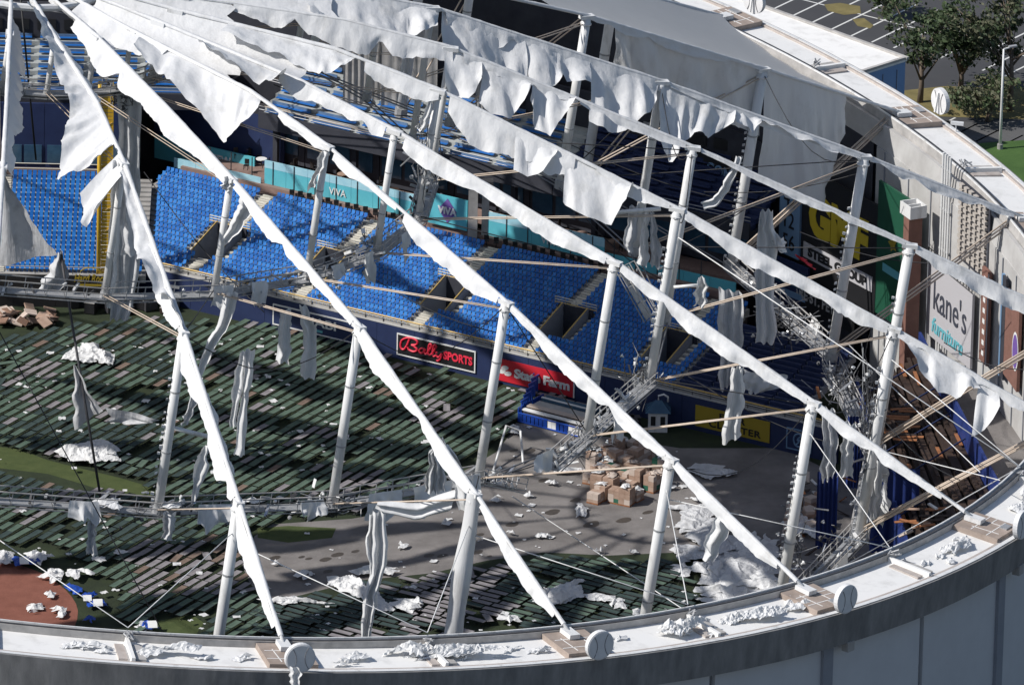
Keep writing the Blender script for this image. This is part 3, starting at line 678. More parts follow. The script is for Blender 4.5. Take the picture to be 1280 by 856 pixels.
for k in range(40):
    g = thing('patio_chair', 'dark cafe chair scattered on the cyan terrace', 'chair', 'chairs on the terrace', W1(-13 + rnd.random() * 50, 18.0 + rnd.random() * 4.5, 7.6))
    g.rotation_euler.z = rnd.uniform(0, 6.28)
    MB().obox((0, 0, 0.42), (0.23, 0, 0), (0, 0.23, 0), (0, 0, 0.04)).build('seat', 'plastic_black', g)
    MB().obox((0, 0.21, 0.75), (0.23, 0, 0), (0, 0.03, 0), (0, 0, 0.25)).build('backrest', 'plastic_black', g)
    for (sx, sy) in ((1, 1), (1, -1), (-1, 1), (-1, -1)): MB().obox((sx * .2, sy * .2, 0.2), (0.025, 0, 0), (0, 0.025, 0), (0, 0, 0.2)).build('leg', 'plastic_black', g)

# upper deck: blue benches on pale steps, dark soffit, front rail
def upper_deck(Wf, et, en, s0, s1, zf, label, nrow=8, d0=19.0, shade_mat=None):
    g = thing('upper_deck', label, 'stand')
    for r_ in range(nrow):
        d = d0 + r_ * 0.95; z = zf + r_ * 0.42
        MB().obox(Wf((s0 + s1) / 2, d + 0.475, z - 0.25), et * ((s1 - s0) / 2), en * 0.475, UZ * 0.25).build('tread', shade_mat or 'deck_pale', g)
        n = int((s1 - s0) / 5.2)
        for k in range(n):
            a = s0 + 0.4 + k * 5.2
            MB().obox(Wf(a + 2.2, d + 0.72, z + 0.33), et * 2.2, en * 0.05, UZ * 0.22).build('seat_row', shade_mat or 'deck_seat', g)
            MB().obox(Wf(a + 2.2, d + 0.5, z + 0.26), et * 2.2, en * 0.17, UZ * 0.03).build('seat_row', shade_mat or 'seat_blue', g)
    MB().obox(Wf((s0 + s1) / 2, d0 + nrow * 0.475 + 0.5, zf - 0.95), et * ((s1 - s0) / 2), en * (nrow * 0.5 + 0.5), UZ * 0.4).build('soffit', 'dark_wall', g)
    MB().obox(Wf((s0 + s1) / 2, d0 - 0.15, zf - 0.5), et * ((s1 - s0) / 2), en * 0.14, UZ * 0.8).build('front_fascia', 'dark_wall', g)
    for z in (0.55, 0.9): MB().tube([Wf(s0, d0 - 0.1, zf + z), Wf(s1, d0 - 0.1, zf + z)], 0.04, 6).build('rail', 'galvanised', g)
    MB().obox(Wf((s0 + s1) / 2, d0 + nrow * 0.95 + 0.3, zf + nrow * 0.42 + 1.3), et * ((s1 - s0) / 2), en * 0.2, UZ * 1.9).build('back_wall', 'dark_wall', g)
    for k in range(int((s1 - s0) / 2.6)):
        MB().obox(Wf(s0 + 1 + k * 2.6, d0 + nrow * 0.95 + 0.02, zf + nrow * 0.42 + 1.0), et * 0.9, en * 0.05, UZ * 0.55).build('bar_slot', rnd.choice(['galvanised', 'black_board', 'black_board']), g)
    return g
upper_deck(W2, LT, LN, -20, 17, 14.6, 'upper deck of pale stepped rows with blue benches behind the foul pole', 8, 19.5)
upper_deck(W1, ET, EN, 24.3, 46, 13.2, 'upper deck rows covered with dark navy tarps beneath the torn curtains', 8, 19.0, 'navy_wall')  # no tarps: roof shade over these rows is put into the navy colour
upper_deck(W1, ET, EN, -9, 24.2, 13.2, 'upper deck of pale stepped rows with blue benches behind the purple diamond sign', 8, 19.0)
# wall beneath the upper deck at the corner
g = thing('club_wall', 'dark glazed club wall beneath the corner upper deck', 'wall')
for k in range(7):
    x = -19 + k * 4.2
    MB().obox(W2(x + 2.1, 18.9, 9.6), LT * 2.08, LN * 0.15, UZ * 4.2).build('wall_bay', 'navy_wall', g)
    for q in range(2): MB().obox(W2(x + 1.15 + q * 1.95, 18.68, 8.6 ), LT * 0.86, LN * 0.05, UZ * 0.95).build('window', 'glass_dark', g)
for z in (7.6, 8.1): MB().tube([W2(-19, 17.4, z), W2(10, 17.4, z)], 0.05, 6).build('rail', 'step_white', g)
MB().obox(W2(-4, 17.6, 7.1), LT * 15, LN * 1.2, UZ * 0.1).build('ledge', 'brown_wall', g)
# tall grey drapes / wall columns seen below the roof at the back
for (x0, x1, yt, yb, Y, lb) in ((430, 478, 40, 150, 85, 'grey ribbed drape covering the back wall beside the torn ridge'), (478, 548, 30, 140, 84, 'wide grey drape hanging between two steel masts'), (596, 628, 60, 150, 80, 'narrow grey drape beside the pale upper deck rows')):
    a = at_y(x0, yt, Y); b = at_y(x1, yt, Y); c = at_y(x0, yb, Y); mb = MB(); rows = []
    for v_ in range(7):
        rows.append([V((lerp(a.x, b.x, u / 24), Y + 0.06 * math.sin(u * 1.7) + 0.12 * nz(u * .5, v_ * .3, x0), lerp(a.z, c.z, v_ / 6))) for u in range(25)])
    mb.grid(rows); tag(mb.build('wall_drape', 'curb_grey', None, True), lb, 'drape')
# grey masts
for (x, yt, yb, Y, lb) in ((592, 225, 310, 70, 'grey square concrete mast standing between the cyan terrace walls'),):
    a = at_y(x, yt, Y); b = at_y(x, yb, Y)
    g = thing('mast', lb, 'column')
    MB().obox(V((a.x, Y, (a.z + 3) / 2)), (0.45, 0, 0), (0, 0.45, 0), (0, 0, (a.z - 3) / 2)).build('shaft', 'curb_grey', g)
    MB().obox(V((a.x + 1.2, Y + 0.3, (a.z + 3) / 2)), (0.35, 0, 0), (0, 0.35, 0), (0, 0, (a.z - 3) / 2)).build('shaft', 'curb_grey', g)
    MB().obox(V((a.x + .5, Y, a.z - .2)), (1.4, 0, 0), (0, 0.6, 0), (0, 0, 0.25)).build('head', 'dark_steel', g)

# ------------------------------------------------------------------ signs on the field wall
def wall_sign(name, label, x0, x1, yc0, z0, z1, board, frame='white_sign'):
    s0, _ = sd(x0, yc0, -0.3); s1, _ = sd(x1, yc0 + (x1 - x0) * 0.21, -0.3)
    g = thing(name, label, 'sign'); c = (s0 + s1) / 2; hw = (s1 - s0) / 2; zc = (z0 + z1) / 2; hh = (z1 - z0) / 2
    bd = MB().obox(W1(c, -0.30, zc), ET * hw, EN * 0.04, UZ * hh).build('board', board, g)
    if frame:
        for sg in (-1, 1):
            MB().obox(W1(c, -0.33, zc + sg * hh), ET * (hw + 0.06), EN * 0.05, UZ * 0.06).build('frame_bar', frame, g)
            MB().obox(W1(c + sg * hw, -0.33, zc), ET * 0.06, EN * 0.05, UZ * (hh - 0.07)).build('frame_bar', frame, g)
    return bd, c, hw, zc, hh
def stroke(g, pts, c, zc, r_, m):       # 2-D polyline on the straight wall
    P = [W1(c + x, -0.37, zc + z) for x, z in pts]; sm = []
    for k in range(len(P) - 1):
        p0, p1, p2, p3 = P[max(0, k - 1)], P[k], P[k + 1], P[min(len(P) - 1, k + 2)]
        for q in range(5):
            t = q / 5; sm.append(0.5 * (2 * p1 + (p2 - p0) * t + (2 * p0 - 5 * p1 + 4 * p2 - p3) * t * t + (3 * p1 - p0 - 3 * p2 + p3) * t ** 3))
    sm.append(P[-1]); MB().tube(sm, r_, 6).build('letter_stroke', m, g)
g, c, hw, zc, hh = wall_sign('script_sign', 'black sign with red script and red block letters in a white frame', 497, 594, 432, 0.55, 2.62, 'black_board')
sx = -3.95
for pts in ([(0.95, 0.75), (0.75, 0.1), (0.45, -0.55), (0.15, -0.6), (0.0, -0.2), (0.15, 0.4), (0.7, 0.85), (1.4, 0.95), (1.85, 0.7), (1.7, 0.3), (1.2, 0.12)],
            [(1.2, 0.12), (1.5, 0.05), (1.85, -0.3), (1.45, -0.6), (0.95, -0.5), (0.8, -0.2)],
            [(2.65, 0.0), (2.3, 0.0), (2.05, -0.35), (2.3, -0.58), (2.6, -0.2), (2.68, 0.02), (2.62, -0.45), (2.85, -0.55)],
            [(2.85, -0.55), (3.35, 0.5), (3.3, 0.78), (3.1, 0.6), (3.0, -0.2), (3.15, -0.58), (3.35, -0.5)],
            [(3.35, -0.5), (3.85, 0.5), (3.8, 0.78), (3.6, 0.6), (3.5, -0.2), (3.65, -0.58), (3.9, -0.4)],
            [(3.95, 0.02), (3.95, -0.4), (4.2, -0.55), (4.5, -0.05), (4.4, -0.6), (4.15, -1.0), (3.95, -0.95)]):
    stroke(g, [(sx + x * 1.02, z * 0.85 + 0.12) for x, z in pts], c, zc, 0.11, 'red_neon')
text('SPORTS', frame_mw(W1(c + 2.45, -0.38, zc + 0.0), ET, UZ, -EN), 3.2, 0.85, 'red_neon', g, bold=0.035)
g, c, hw, zc, hh = wall_sign('oval_sign', 'red sign with white lettering and three white ovals beside the loaded cart', 622, 717, 462, 0.35, 2.55, 'red_sign', None)
for (ox, oz) in ((-3.35, 0.28), (-3.65, -0.12), (-3.0, -0.22)):
    mb = MB(); n = 16; cc = W1(c + ox, -0.36, zc + oz); mb.add([cc + ET * (0.40 * math.cos(2 * PI * k / n) + .1 * math.sin(2 * PI * k / n)) + UZ * 0.25 * math.sin(2 * PI * k / n) for k in range(n)], [tuple(range(n))]); mb.build('oval', 'white_sign', g)
text('State Farm', frame_mw(W1(c + 0.75, -0.38, zc), ET, UZ, -EN), 6.1, 0.95, 'white_sign', g, bold=0.04, spacing=0.92)
MB().obox(W1(c + hw + 0.06, -0.31, zc), ET * 0.06, EN * 0.05, UZ * hh).build('frame_bar', 'white_sign', g)
g, c, hw, zc, hh = wall_sign('letter_sign', 'navy and black sign with white letters behind the hanging membrane strips', 342, 448, 388, 0.6, 2.6, 'navy_wall')
text('NABI', frame_mw(W1(c + 0.5, -0.38, zc + 0.2), ET, UZ, -EN), 3.6, 0.85, 'white_sign', g, bold=0.02)
MB().obox(W1(c - 0.2, -0.36, zc - 0.65), ET * 1.0, EN * 0.02, UZ * 0.12).build('printed_band', 'sign_cyan', g)
g, c, hw, zc, hh = wall_sign('yellow_sign', 'yellow sign with black letters on the shaded field wall', 869, 962, 528, 0.5, 2.6, 'gold', None)
text('ETER', frame_mw(W1(c + 0.0, -0.36, zc + 0.45), ET, UZ, -EN), 2.8, 0.62, 'black_board', g, bold=0.02, spacing=1.1)
text('CLO STER', frame_mw(W1(c + 0.3, -0.36, zc - 0.45), ET, UZ, -EN), 5.6, 0.68, 'black_board', g, bold=0.02, spacing=1.1)
g, c, hw, zc, hh = wall_sign('bolt_sign', 'dark framed sign with a grey round bolt emblem on shaded wall', 984, 1014, 545, 0.5, 2.5, 'navy_wall', 'score_blue')
stroke(g, [(0.55 * math.cos(a * PI / 6), 0.65 * math.sin(a * PI / 6)) for a in range(13)], c, zc, 0.09, 'score_blue')
stroke(g, [(0.25, 0.5), (-0.15, 0.0), (0.15, 0.0), (-0.25, -0.5)], c, zc, 0.09, 'score_blue')
# yellow foul pole
b = at_z(123, 380, 0)
g = thing('foul_pole', 'tall yellow foul pole with mesh screen in front of the corner stand', 'foul pole', None, V((b.x, b.y - 0.6, 0)))
HT = at_y(127, 100, b.y).z
MB().tube([(0, 0, 0), (0, 0, HT)], 0.22, 10).build('pole', 'yellow_paint', g, True)
MB().obox((1.25, 0.05, HT / 2 + 1.5), (0.05, 0, 0), (0, 0.05, 0), (0, 0, HT / 2 - 1.5)).build('screen_edge', 'yellow_paint', g)
for k in range(52):
    z = 3.1 + k * (HT - 3.4) / 52; MB().obox((0.74, 0.05, z), (0.5, 0, 0), (0, 0.03, 0), (0, 0, (HT - 3.4) / 52 * 0.42)).build('screen_slat', 'yellow_paint', g)
for k in range(9):
    z = 3.2 + k * (HT - 3.6) / 9; MB().bar((0.2, -0.02, z), (1.2, -0.02, z + 0.6), 0.05, 0.05).build('brace', 'yellow_rail', g)

# ------------------------------------------------------------------ right-hand (centre field) boards and stand
def board(name, label, px, py, R, hw, hh, m, cat='sign', depth=0.12):
    P, t, n = wframe(px, py, R); g = MB().obox(P, t * hw, n * depth, UZ * hh).build('board', m, thing(name, label, cat))
    return g, P + n * (depth + 0.04), t, n
# dark batter's-eye wall behind
inner_wall(7.03, 8.6, 97.6, -9.0, 'dark_wall', 'centre_field_wall')
g, P, t, n = board('gold_letter_board', 'dark board with three big gold letters over a grey lettered strip', 1050, 302, 1.6, 6.8, 5.6, 'black_board')
text('GMF', frame_mw(P + UZ * 1.4 - t * 0.1, t, UZ, n), 9.6, 4.4, 'gold_letter', g, bold=0.06)
MB().obox(P - UZ * 2.5, t * 5.6, n * 0.05, UZ * 0.75).build('strip', 'sign_grey', g)
text('STEEL GROUP', frame_mw(P - UZ * 2.5 + n * 0.08, t, UZ, n), 9.6, 0.95, 'black_board', g, bold=0.05)
g, P, t, n = board('number_board', 'tall pale blue board with numbers 42, 12 and 56', 988, 275, 1.7, 1.5, 3.6, 'score_blue')
for k, s in enumerate(('42', '12', '56')): text(s, frame_mw(P + UZ * (2.2 - k * 2.2), t, UZ, n), 1.7 if k != 1 else 1.4, 1.55, 'black_board', g)
g, P, t, n = board('green_board', 'tall dark green advertising board with gold emblem beside brick pier', 1117, 320, 1.9, 3.0, 6.6, 'green_board')
MB().obox(P - UZ * 1.6 + t * .2, t * 1.9, n * 0.02, UZ * 0.4).build('printed_band', 'sign_cyan', g)
mb = MB(); mb.add([P + UZ * 1.2 + t * (0.9 * math.cos(k * PI / 5) * (1 if k % 2 else .5)) + UZ * (0.9 * math.sin(k * PI / 5) * (1 if k % 2 else .5)) for k in range(10)], [tuple(range(10))]); mb.build('emblem', 'gold', g)
g, P, t, n = board('motto_board', 'dark board with a line of grey capitals below the gold letters', 1015, 372, 2.2, 6.5, 1.5, 'black_board')
text('WE ARE ST. PETE', frame_mw(P - t * 0.3, t, UZ, n), 9.2, 1.1, 'curb_grey', g, bold=0.02)
g, P, t, n = board('group_board', 'dark banner with one pale word behind hanging membrane strips', 815, 250, 2.5, 3.4, 1.2, 'black_board')
text('Group', frame_mw(P + t * 1.2, t, UZ, n), 3.4, 1.1, 'score_blue', g)
g, P, t, n = board('capital_board', 'dark banner with pale capitals under the torn curtains', 895, 212, 2.5, 3.6, 1.2, 'black_board')
text('.COM', frame_mw(P + t * 0.4, t, UZ, n), 3.6, 1.2, 'score_blue', g, bold=0.02)
g, P, t, n = board('orange_board', 'faded orange board under the ridge beside the white strut', 877, 290, 3.2, 3.6, 2.2, 'orange_board')
g, P, t, n = board('serif_sign', 'large pale sign with thin dark serif letters over cyan script', 1188, 392, 0.8, 5.0, 3.7, 'sign_grey')
text("kane's", frame_mw(P + UZ * 0.75 + t * 0.2, t, UZ, n), 7.4, 3.0, 'dark_letter', g)
text('furniture', frame_mw(P - UZ * 2.3 - t * 0.2, t, UZ, n), 7.0, 1.5, 'sign_cyan', g, bold=0.02, shear=0.2)
g = thing('sign_scaffold', 'dark steel scaffold rack standing along the top of the pale sign', 'scaffold')
for k in range(16):
    a = P + t * (-5 + k * 0.66) + UZ * 3.8; MB().bar(a, a + UZ * 1.1, 0.07, 0.07, t).build('scaffold_post', 'dark_steel', g)
    if k % 2: MB().bar(a, a + UZ * 1.1 + t * 0.66, 0.05, 0.05, n).build('brace', 'galvanised', g)
for q in range(3): MB().bar(P - t * 5 + UZ * (3.85 + q * 0.5), P + t * 5 + UZ * (3.85 + q * 0.5), 0.07, 0.07).build('rail', 'dark_steel', g)
g, P, t, n = board('tall_banner', 'tall narrow maroon banner with white vertical lettering beside the pale sign', 1232, 395, 0.5, 1.0, 4.6, 'brick', depth=0.15)
for k in range(8): MB().obox(P + UZ * (3.7 - k * 1.05), t * 0.28, n * 0.02, UZ * 0.22).build('printed_mark', 'white_sign', g)
MB().obox(P + t * 0.9 - n * 0.05, t * 0.08, n * 0.06, UZ * 4.5).build('edge_strip', 'sign_grey', g)
g, P, t, n = board('club_board', 'dark navy display wall with shaded blue bands above right-field seats', 930, 330, 2.6, 9.0, 2.2, 'navy_wall')
for q in range(3): MB().obox(P + UZ * (1.2 - q * 1.1), t * 8.8, n * 0.03, UZ * 0.3).build('band', 'score_blue' if q == 2 else 'glass_dark', g)
# stand along the right side with wooden benches, blue walls
FA = V((80.2, 38.0, 0)); FB = V((85.2, -14.0, 0)); BA = V((86.0, 39.5, 0)); BB = V((93.6, -6.0, 0))
rs = thing('bench_stand', 'wrecked right-hand stand of dark wooden bench rows between blue walls', 'stand')
fd = (FB - FA).normalized(); fnrm = V((fd.y, -fd.x, 0))
for k in range(13):
    a = FA.lerp(FB, k / 13); b = FA.lerp(FB, (k + 0.985) / 13); MB().obox((a + b) / 2 + UZ * 2.9, (b - a) / 2, fnrm * 0.12, UZ * 2.9).build('front_panel', 'blue_curtain', rs)
    a = BA.lerp(BB, k / 13); b = BA.lerp(BB, (k + 0.985) / 13); MB().obox((a + b) / 2 + UZ * 6.1, (b - a) / 2, fnrm * 0.12, UZ * 4.0).build('back_panel', 'blue_curtain', rs)
nrow = 8
mb = MB()
for k in range(nrow):
    t0 = (k + 0.1) / nrow; t1 = (k + 0.95) / nrow; z = 4.6 + k * 0.42
    a0 = FA.lerp(BA, t0); a1 = FA.lerp(BA, t1); b0 = FB.lerp(BB, t0); b1 = FB.lerp(BB, t1)
    mb.add([a0 + UZ * z, b0 + UZ * z, b1 + UZ * z, a1 + UZ * z, a0 + UZ * (z - 1), b0 + UZ * (z - 1)], [(0, 1, 2, 3), (4, 5, 1, 0)])
mb.build('tread', 'wood_dark', rs)
for k in range(nrow):
    for q in range(14):
        if rnd.random() < 0.33: continue
        t0 = (k + 0.55) / nrow; z = 4.6 + k * 0.42 + 0.35
        a = FA.lerp(BA, t0).lerp(FB.lerp(BB, t0), (q + 0.06) / 14); b = FA.lerp(BA, t0).lerp(FB.lerp(BB, t0), (q + 0.92) / 14)
        MB().bar(a + UZ * (z + rnd.uniform(-.15, .2)), b + UZ * (z + rnd.uniform(-.15, .2)), 0.32, 0.07).build('bench_plank', rnd.choice(['wood', 'wood_dark', 'wood_dark', 'wood_dark', 'wood_dark']), rs)  # mostly dark wood: the shade on this stand is put into the colour
for k in range(7):
    t0 = (k + 0.5) / 7; a = FA.lerp(FB, t0); b = BA.lerp(BB, t0)
    MB().bar(a + UZ * 5.6, b + UZ * 8.6, 0.12, 0.12).build('sloping_beam', 'navy_wall', rs)
# loose orange boards stacked crosswise
for k in range(14):
    P = at_z(1128 + rnd.uniform(-12, 12), 508 + k * 3.2, 7.2); a = rnd.uniform(-.15, .15)
    o = MB().bar((-1.1, 0, 0), (1.1, 0.1, 0), 0.34, 0.06).build('loose_board', rnd.choice(['wood', 'wood_dark', 'wood']), None, False, P); o.rotation_euler = (0.15, rnd.uniform(-.1, .1), a)
    tag(o, 'orange-brown wooden board lying loose on the wrecked bench stand', 'board', 'loose boards on the bench stand')
for k in range(12):
    P = at_z(1150 + rnd.uniform(-25, 25), 655 + rnd.uniform(-22, 22), 6.6)
    o = MB().bar((-1.0, 0, 0), (1.0, 0.1, 0), 0.34, 0.06).build('loose_board', rnd.choice(['wood', 'wood_dark', 'cardboard']), None, False, P); o.rotation_euler = (0.15, rnd.uniform(-.1, .1), rnd.uniform(-.5, .5))
    tag(o, 'orange-brown wooden board lying loose on the wrecked bench stand', 'board', 'loose boards on the bench stand')
# concourse deck behind it, with puddles and rubble
mb = MB(); mb.prism(ccw([tuple((BA + V((.6, 0, 0)))[:2]), tuple((BB + V((.6, 0, 0)))[:2]), (97, -20), (97.5, 20), (90, 40)]), 4.0, 7.4); tag(mb.build('concourse_deck', 'walk_grey'), 'raised grey concourse deck behind the wrecked bench stand', 'deck')
# blue curtains hanging below it on the field side
for k, (x0, x1, yt, yb) in enumerate(((1022, 1048, 590, 690), (1060, 1078, 520, 610), (1090, 1150, 585, 690))):
    Y = 10.0 - k; a = at_y(x0, yt, Y); b = at_y(x1, yt, Y); c = at_y(x0, yb, Y); rows = []
    for v_ in range(6): rows.append([V((lerp(a.x, b.x, u / 16), Y + 0.22 * math.sin(u * 1.9 + k), lerp(a.z, max(0.05, c.z), v_ / 5))) for u in range(17)])
    tag(MB().grid(rows).build('blue_curtain', 'blue_curtain', None, True), ('deep blue pleated curtain hanging beside the strut with wrecked catwalk', 'narrow blue curtain strip behind the pale membrane strips', 'broad blue curtain along the front of the wrecked bench stand')[k], 'curtain')

# ================================================================== ROOF: ridges, struts, diagonals, hoops, catwalks
H40 = {0: 18.7, 1: 17.0, 2: 18.7, 3: 17.8, 4: 18.6, 5: 19.0, 6: 18.9, 7: 18.4}
def ridge_prof(i):
    h4 = H40.get(i % 24, 17.5)
    return [(100, 0.2), (83.5, 5.8), (62.7, 12.5), (39.8, h4), (30, min(h4 + 1.7, 20.3)), (15.3, 20.7), (7, 21.2)]
def ridge_h(i, r):
    p = ridge_prof(i)[::-1]; return interp([a for a, b in p], [b for a, b in p], r)
def ridge_pt(i, r): return ring(i, r, ridge_h(i, r))
RIDGE_PX = {}
def ridge_near(i, x, y):
    if i not in RIDGE_PX: RIDGE_PX[i] = [(r * 0.25, to_px(ridge_pt(i, r * 0.25))) for r in range(28, 401)]
    return min(RIDGE_PX[i], key=lambda t: (t[1][0] - x) ** 2 + (t[1][1] - y) ** 2)[0]
BOT = {83.5: -14.2, 62.7: -4.3, 39.8: 6.0, 15.3: 15.2}
TOPR = [83.5, 62.7, 39.8, 15.3]

def cloth(top, bot, amp=0.25, waves=3.0, nv=8, seed=0, jag=0.3, res=0.45, sub=None):
    """membrane sheet between two polylines (3-D), rippled, with a ragged free edge"""
    top = [V(p) for p in top]; bot = [V(p) for p in bot]; n0 = len(top)
    def resample(P, k):
        L = [0]
        for a, b in zip(P[:-1], P[1:]): L.append(L[-1] + 1)
        return [V([interp(L, [p[c] for p in P], L[-1] * q / k) for c in range(3)]) for q in range(k + 1)]
    ln = max(sum((a - b).length for a, b in zip(top[:-1], top[1:])), sum((a - b).length for a, b in zip(bot[:-1], bot[1:])))
    nu = max(6, min(120, int(ln / res))); T = resample(top, nu); B = resample(bot, nu); rows = []
    ph = seed * 1.7
    for v_ in range(nv + 1):
        t = v_ / nv; row = []
        for u in range(nu + 1):
            a = T[u]; b = B[u]; dv = b - a; L = dv.length
            du = (T[min(u + 1, nu)] - T[max(u - 1, 0)]); nrm = du.cross(dv)
            nrm = nrm.normalized() if nrm.length > 1e-6 else V((0, -1, 0))
            jg = 1 + (jag * 0.7 * nz(u * 1.3, seed * 3.3, 1.0) + jag * 0.7 * nz(u * 0.21, seed, 4.0)) * min(1, 1.2 / max(L, .3)) * t
            p = a + dv * (t * jg)
            s_ = u * res
            rip = math.sin(s_ * waves * 0.9 + ph + 0.8 * nz(s_ * 0.4, seed)) * 0.6 + nz(s_ * 0.9, t * 1.5, seed + 2.0) * 1.3 + 0.5 * nz(s_ * 2.6, t * 3, seed + 9.0)
            p = p + nrm * (amp * rip * min(1.0, 0.12 + t * 1.1) * min(1, L / 1.2)) 
            row.append(p)
        rows.append(row)
    mb = MB(); mb.grid(rows); return mb
def torn(label, i, pts, amp=0.28, waves=2.4, seed=0, dy=0.0, m='membrane', name='torn_membrane'):
    """sheet hanging from ridge i: (attach px, free-edge px)"""
    top = []; bot = []
    for ax, ay, fx, fy in pts:
        a = ridge_pt(i, ridge_near(i, ax, ay)); top.append(a - RN * 0.1); b0 = at_y(fx, fy, a.y); drop = max(0, a.z - b0.z)
        bot.append(at_y(fx, fy, a.y + dy - (0.6 * drop if dy < 0 else 0)))
    o = cloth(top, bot, amp, waves, 12, seed).build(name, m, None, True)
    return tag(o, label, 'membrane')
# ---- ridges
def ridge(i, band, label, side=None):
    g = thing('ridge_cable', label, 'ridge cable', 'radial ridge cables of the wrecked roof')
    rs_ = [100, 83.5, 62.7, 39.8, 30, 15.3, 7]
    pts = [ridge_pt(i, r) for r in rs_]
    MB().tube(pts, 0.16, 8).build('cable', 'white_paint', g, True)
    # membrane cover wrapped over the cable: irregular half sleeve
    rows = []; n = 150; t_ = tang(i)
    for k in range(n + 1):
        r = lerp(99.3, 9, k / n); P = ridge_pt(i, r); row = []
        wob = 0.21 + 0.06 * nz(r * 0.35, i * 3.1) + 0.02 * nz(r * 1.9, i * 1.1)
        for q in range(9):
            a = lerp(-0.35, PI + 0.35, q / 8); row.append(P + t_ * (math.cos(a) * wob) + RN * (math.sin(a) * wob * 0.85 + 0.05 * nz(r * 1.3, q * .8, i)))
        rows.append(row)
    MB().grid(rows).build('membrane_sleeve', 'membrane', g, True)
    # bands: (r0, r1, width, side, slope)  side -1/+1 = tangential lean, slope 1 = straight down
    for bi, (r0, r1, wd, sd_, slope) in enumerate(band):
        top = []; bot = []; n = max(3, int(abs(r1 - r0) / 1.1))
        for k in range(n + 1):
            r = lerp(r0, r1, k / n); P = ridge_pt(i, r); d = t_ * (sd_ * (1 - slope)) - V((0, 0, 1)) * slope; d.normalize()
            e = min(1, k / n * 5, (1 - k / n) * 5) * 0.5 + 0.5
            wl = wd * (0.85 + 0.75 * nz(r * 0.13, i * 5.7 + bi) + 0.16 * nz(r * 0.5, i * 2.3, bi)) * e
            tear = nz(r * 0.45, i * 9.1 + bi, 3.0)
            if tear > 0.42: wl *= 0.35
            top.append(P + t_ * (sd_ * 0.22)); bot.append(P + t_ * (sd_ * 0.22) + d * max(0.12, wl) - V((0, 0, 1)) * (0.25 * wl * (1 - slope)))
        cloth(top, bot, 0.2, 1.9, 6, i * 7 + bi, 0.2, 0.35).build('membrane_strip', 'membrane', g, True)
    return g
W = {}
for k in range(24): W[k] = []
W[23] = [(99, 40, 1.0, -1, .7), (40, 12, 2.4, 1, .6)]
W[0] = [(98, 84, .9, -1, .5), (83, 63, 1.3, -1, .55), (80, 70, 1.0, 1, .6), (62, 51, 1.2, -1, .5), (30, 12, 1.2, 1, .5)]
W[1] = [(98, 85, .8, -1, .5), (83, 63, 1.0, -1, .6), (62, 41, 1.1, -1, .5), (40, 12, 1.5, -1, .45), (62, 45, .6, 1, .5)]
W[2] = [(97, 84, .85, -1, .7), (83, 63.5, .95, -1, .7), (62, 50, 1.05, -1, .6), (49, 41, .95, -1, .6), (40, 34, 1.0, -1, .6), (20, 9, 2.5, -1, .3)]
W[3] = [(97, 84, .85, -1, .6), (83, 63.5, 1.1, -1, .6), (62, 41, 1.5, -1, .55), (39, 28, 1.7, -1, .55), (83, 63, .5, 1, .7)]
W[4] = [(83, 63.5, 1.15, -1, .58), (62, 55, 1.0, -1, .6), (53, 41, 2.6, -1, .58), (40, 33, 2.2, -1, .58), (97, 84, .9, -1, .6)]
W[5] = [(98, 84, 1.3, -1, .6), (83, 63.5, .5, -1, .6), (62, 52, .9, -1, .6), (51, 41, 1.3, -1, .6), (40, 20, 2.0, -1, .58)]
W[6] = [(99, 84, 0.8, -1, .6), (83, 63.5, .7, -1, .6), (62, 41, 1.8, -1, .6), (40, 20, 2.6, -1, .58)]
W[7] = [(83, 63, 0.8, -1, .9)]
for k in range(8, 18): W[k] = [(62, 14, 3.0, -1, .3), (58, 20, 2.4, 1, .3)]  # unseen strips, widened to throw shadow bands across the field
for k in (18, 19, 20, 21, 22): W[k] = [(98, 64, 1.4, -1, .6), (62, 16, 3.0, -1, .4), (62, 30, 2.0, 1, .4)]
LR = {23: 'ridge cable with a broad white membrane strip beside the loose grey flag', 0: 'ridge cable with big ragged flag, ending at the disc with trailing scrap', 1: 'ridge cable with membrane wound round its outer strut, ending between rim heaps', 2: 'slim ridge cable passing over the packed pallets to the rim',
      3: 'ridge cable crossing the blue seats and the wrecked catwalk to the rim', 4: 'ridge cable with two square flaps and a fringe above the bench stand', 5: 'thin ridge cable with narrow torn flaps crossing the gold-lettered board', 6: 'ridge cable carrying a long line of torn curtains', 7: 'ridge cable at the edge of the intact roof membrane'}
for k in range(24):
    ridge(k, W[k], LR.get(k, 'ridge cable of the wrecked roof leading into the central hub'))
# ---- large torn sheets hanging from the ridges
torn('long ragged white membrane flag ending in a drooping tip beside the yellow pole', 0, [(54, 5, 36, 0), (72, 27, 47, 30), (85, 55, 59, 50), (95, 75, 69, 87), (110, 105, 80, 110), (118, 120, 88, 135), (125, 137, 82, 158), (130, 150, 76, 188), (137, 165, 72, 229), (139, 172, 108, 206), (141, 180, 136, 184)], .3, 1.1, 1, -1.5)
torn('white membrane panel with stepped ragged edge above the field catwalk', 0, [(158, 205, 150, 216), (175, 255, 160, 262), (190, 300, 170, 316), (203, 335, 177, 328), (212, 360, 195, 366), (222, 385, 213, 370), (232, 412, 224, 402)], .25, 1.3, 2, -0.8)
torn('small pointed white membrane flap flying left beside the yellow pole', 0, [(148, 190, 100, 243), (150, 196, 104, 262), (153, 205, 104, 287), (156, 214, 122, 252)], .3, 2, 3, -1.2)
torn('large sail of white membrane sagging to a square end above the terrace', 2, [(183, 35, 168, 52), (215, 55, 195, 87), (240, 68, 215, 105), (265, 83, 250, 140), (285, 95, 280, 179), (300, 105, 288, 172), (312, 113, 301, 152), (326, 125, 322, 135)], .35, .9, 4, -2.5)
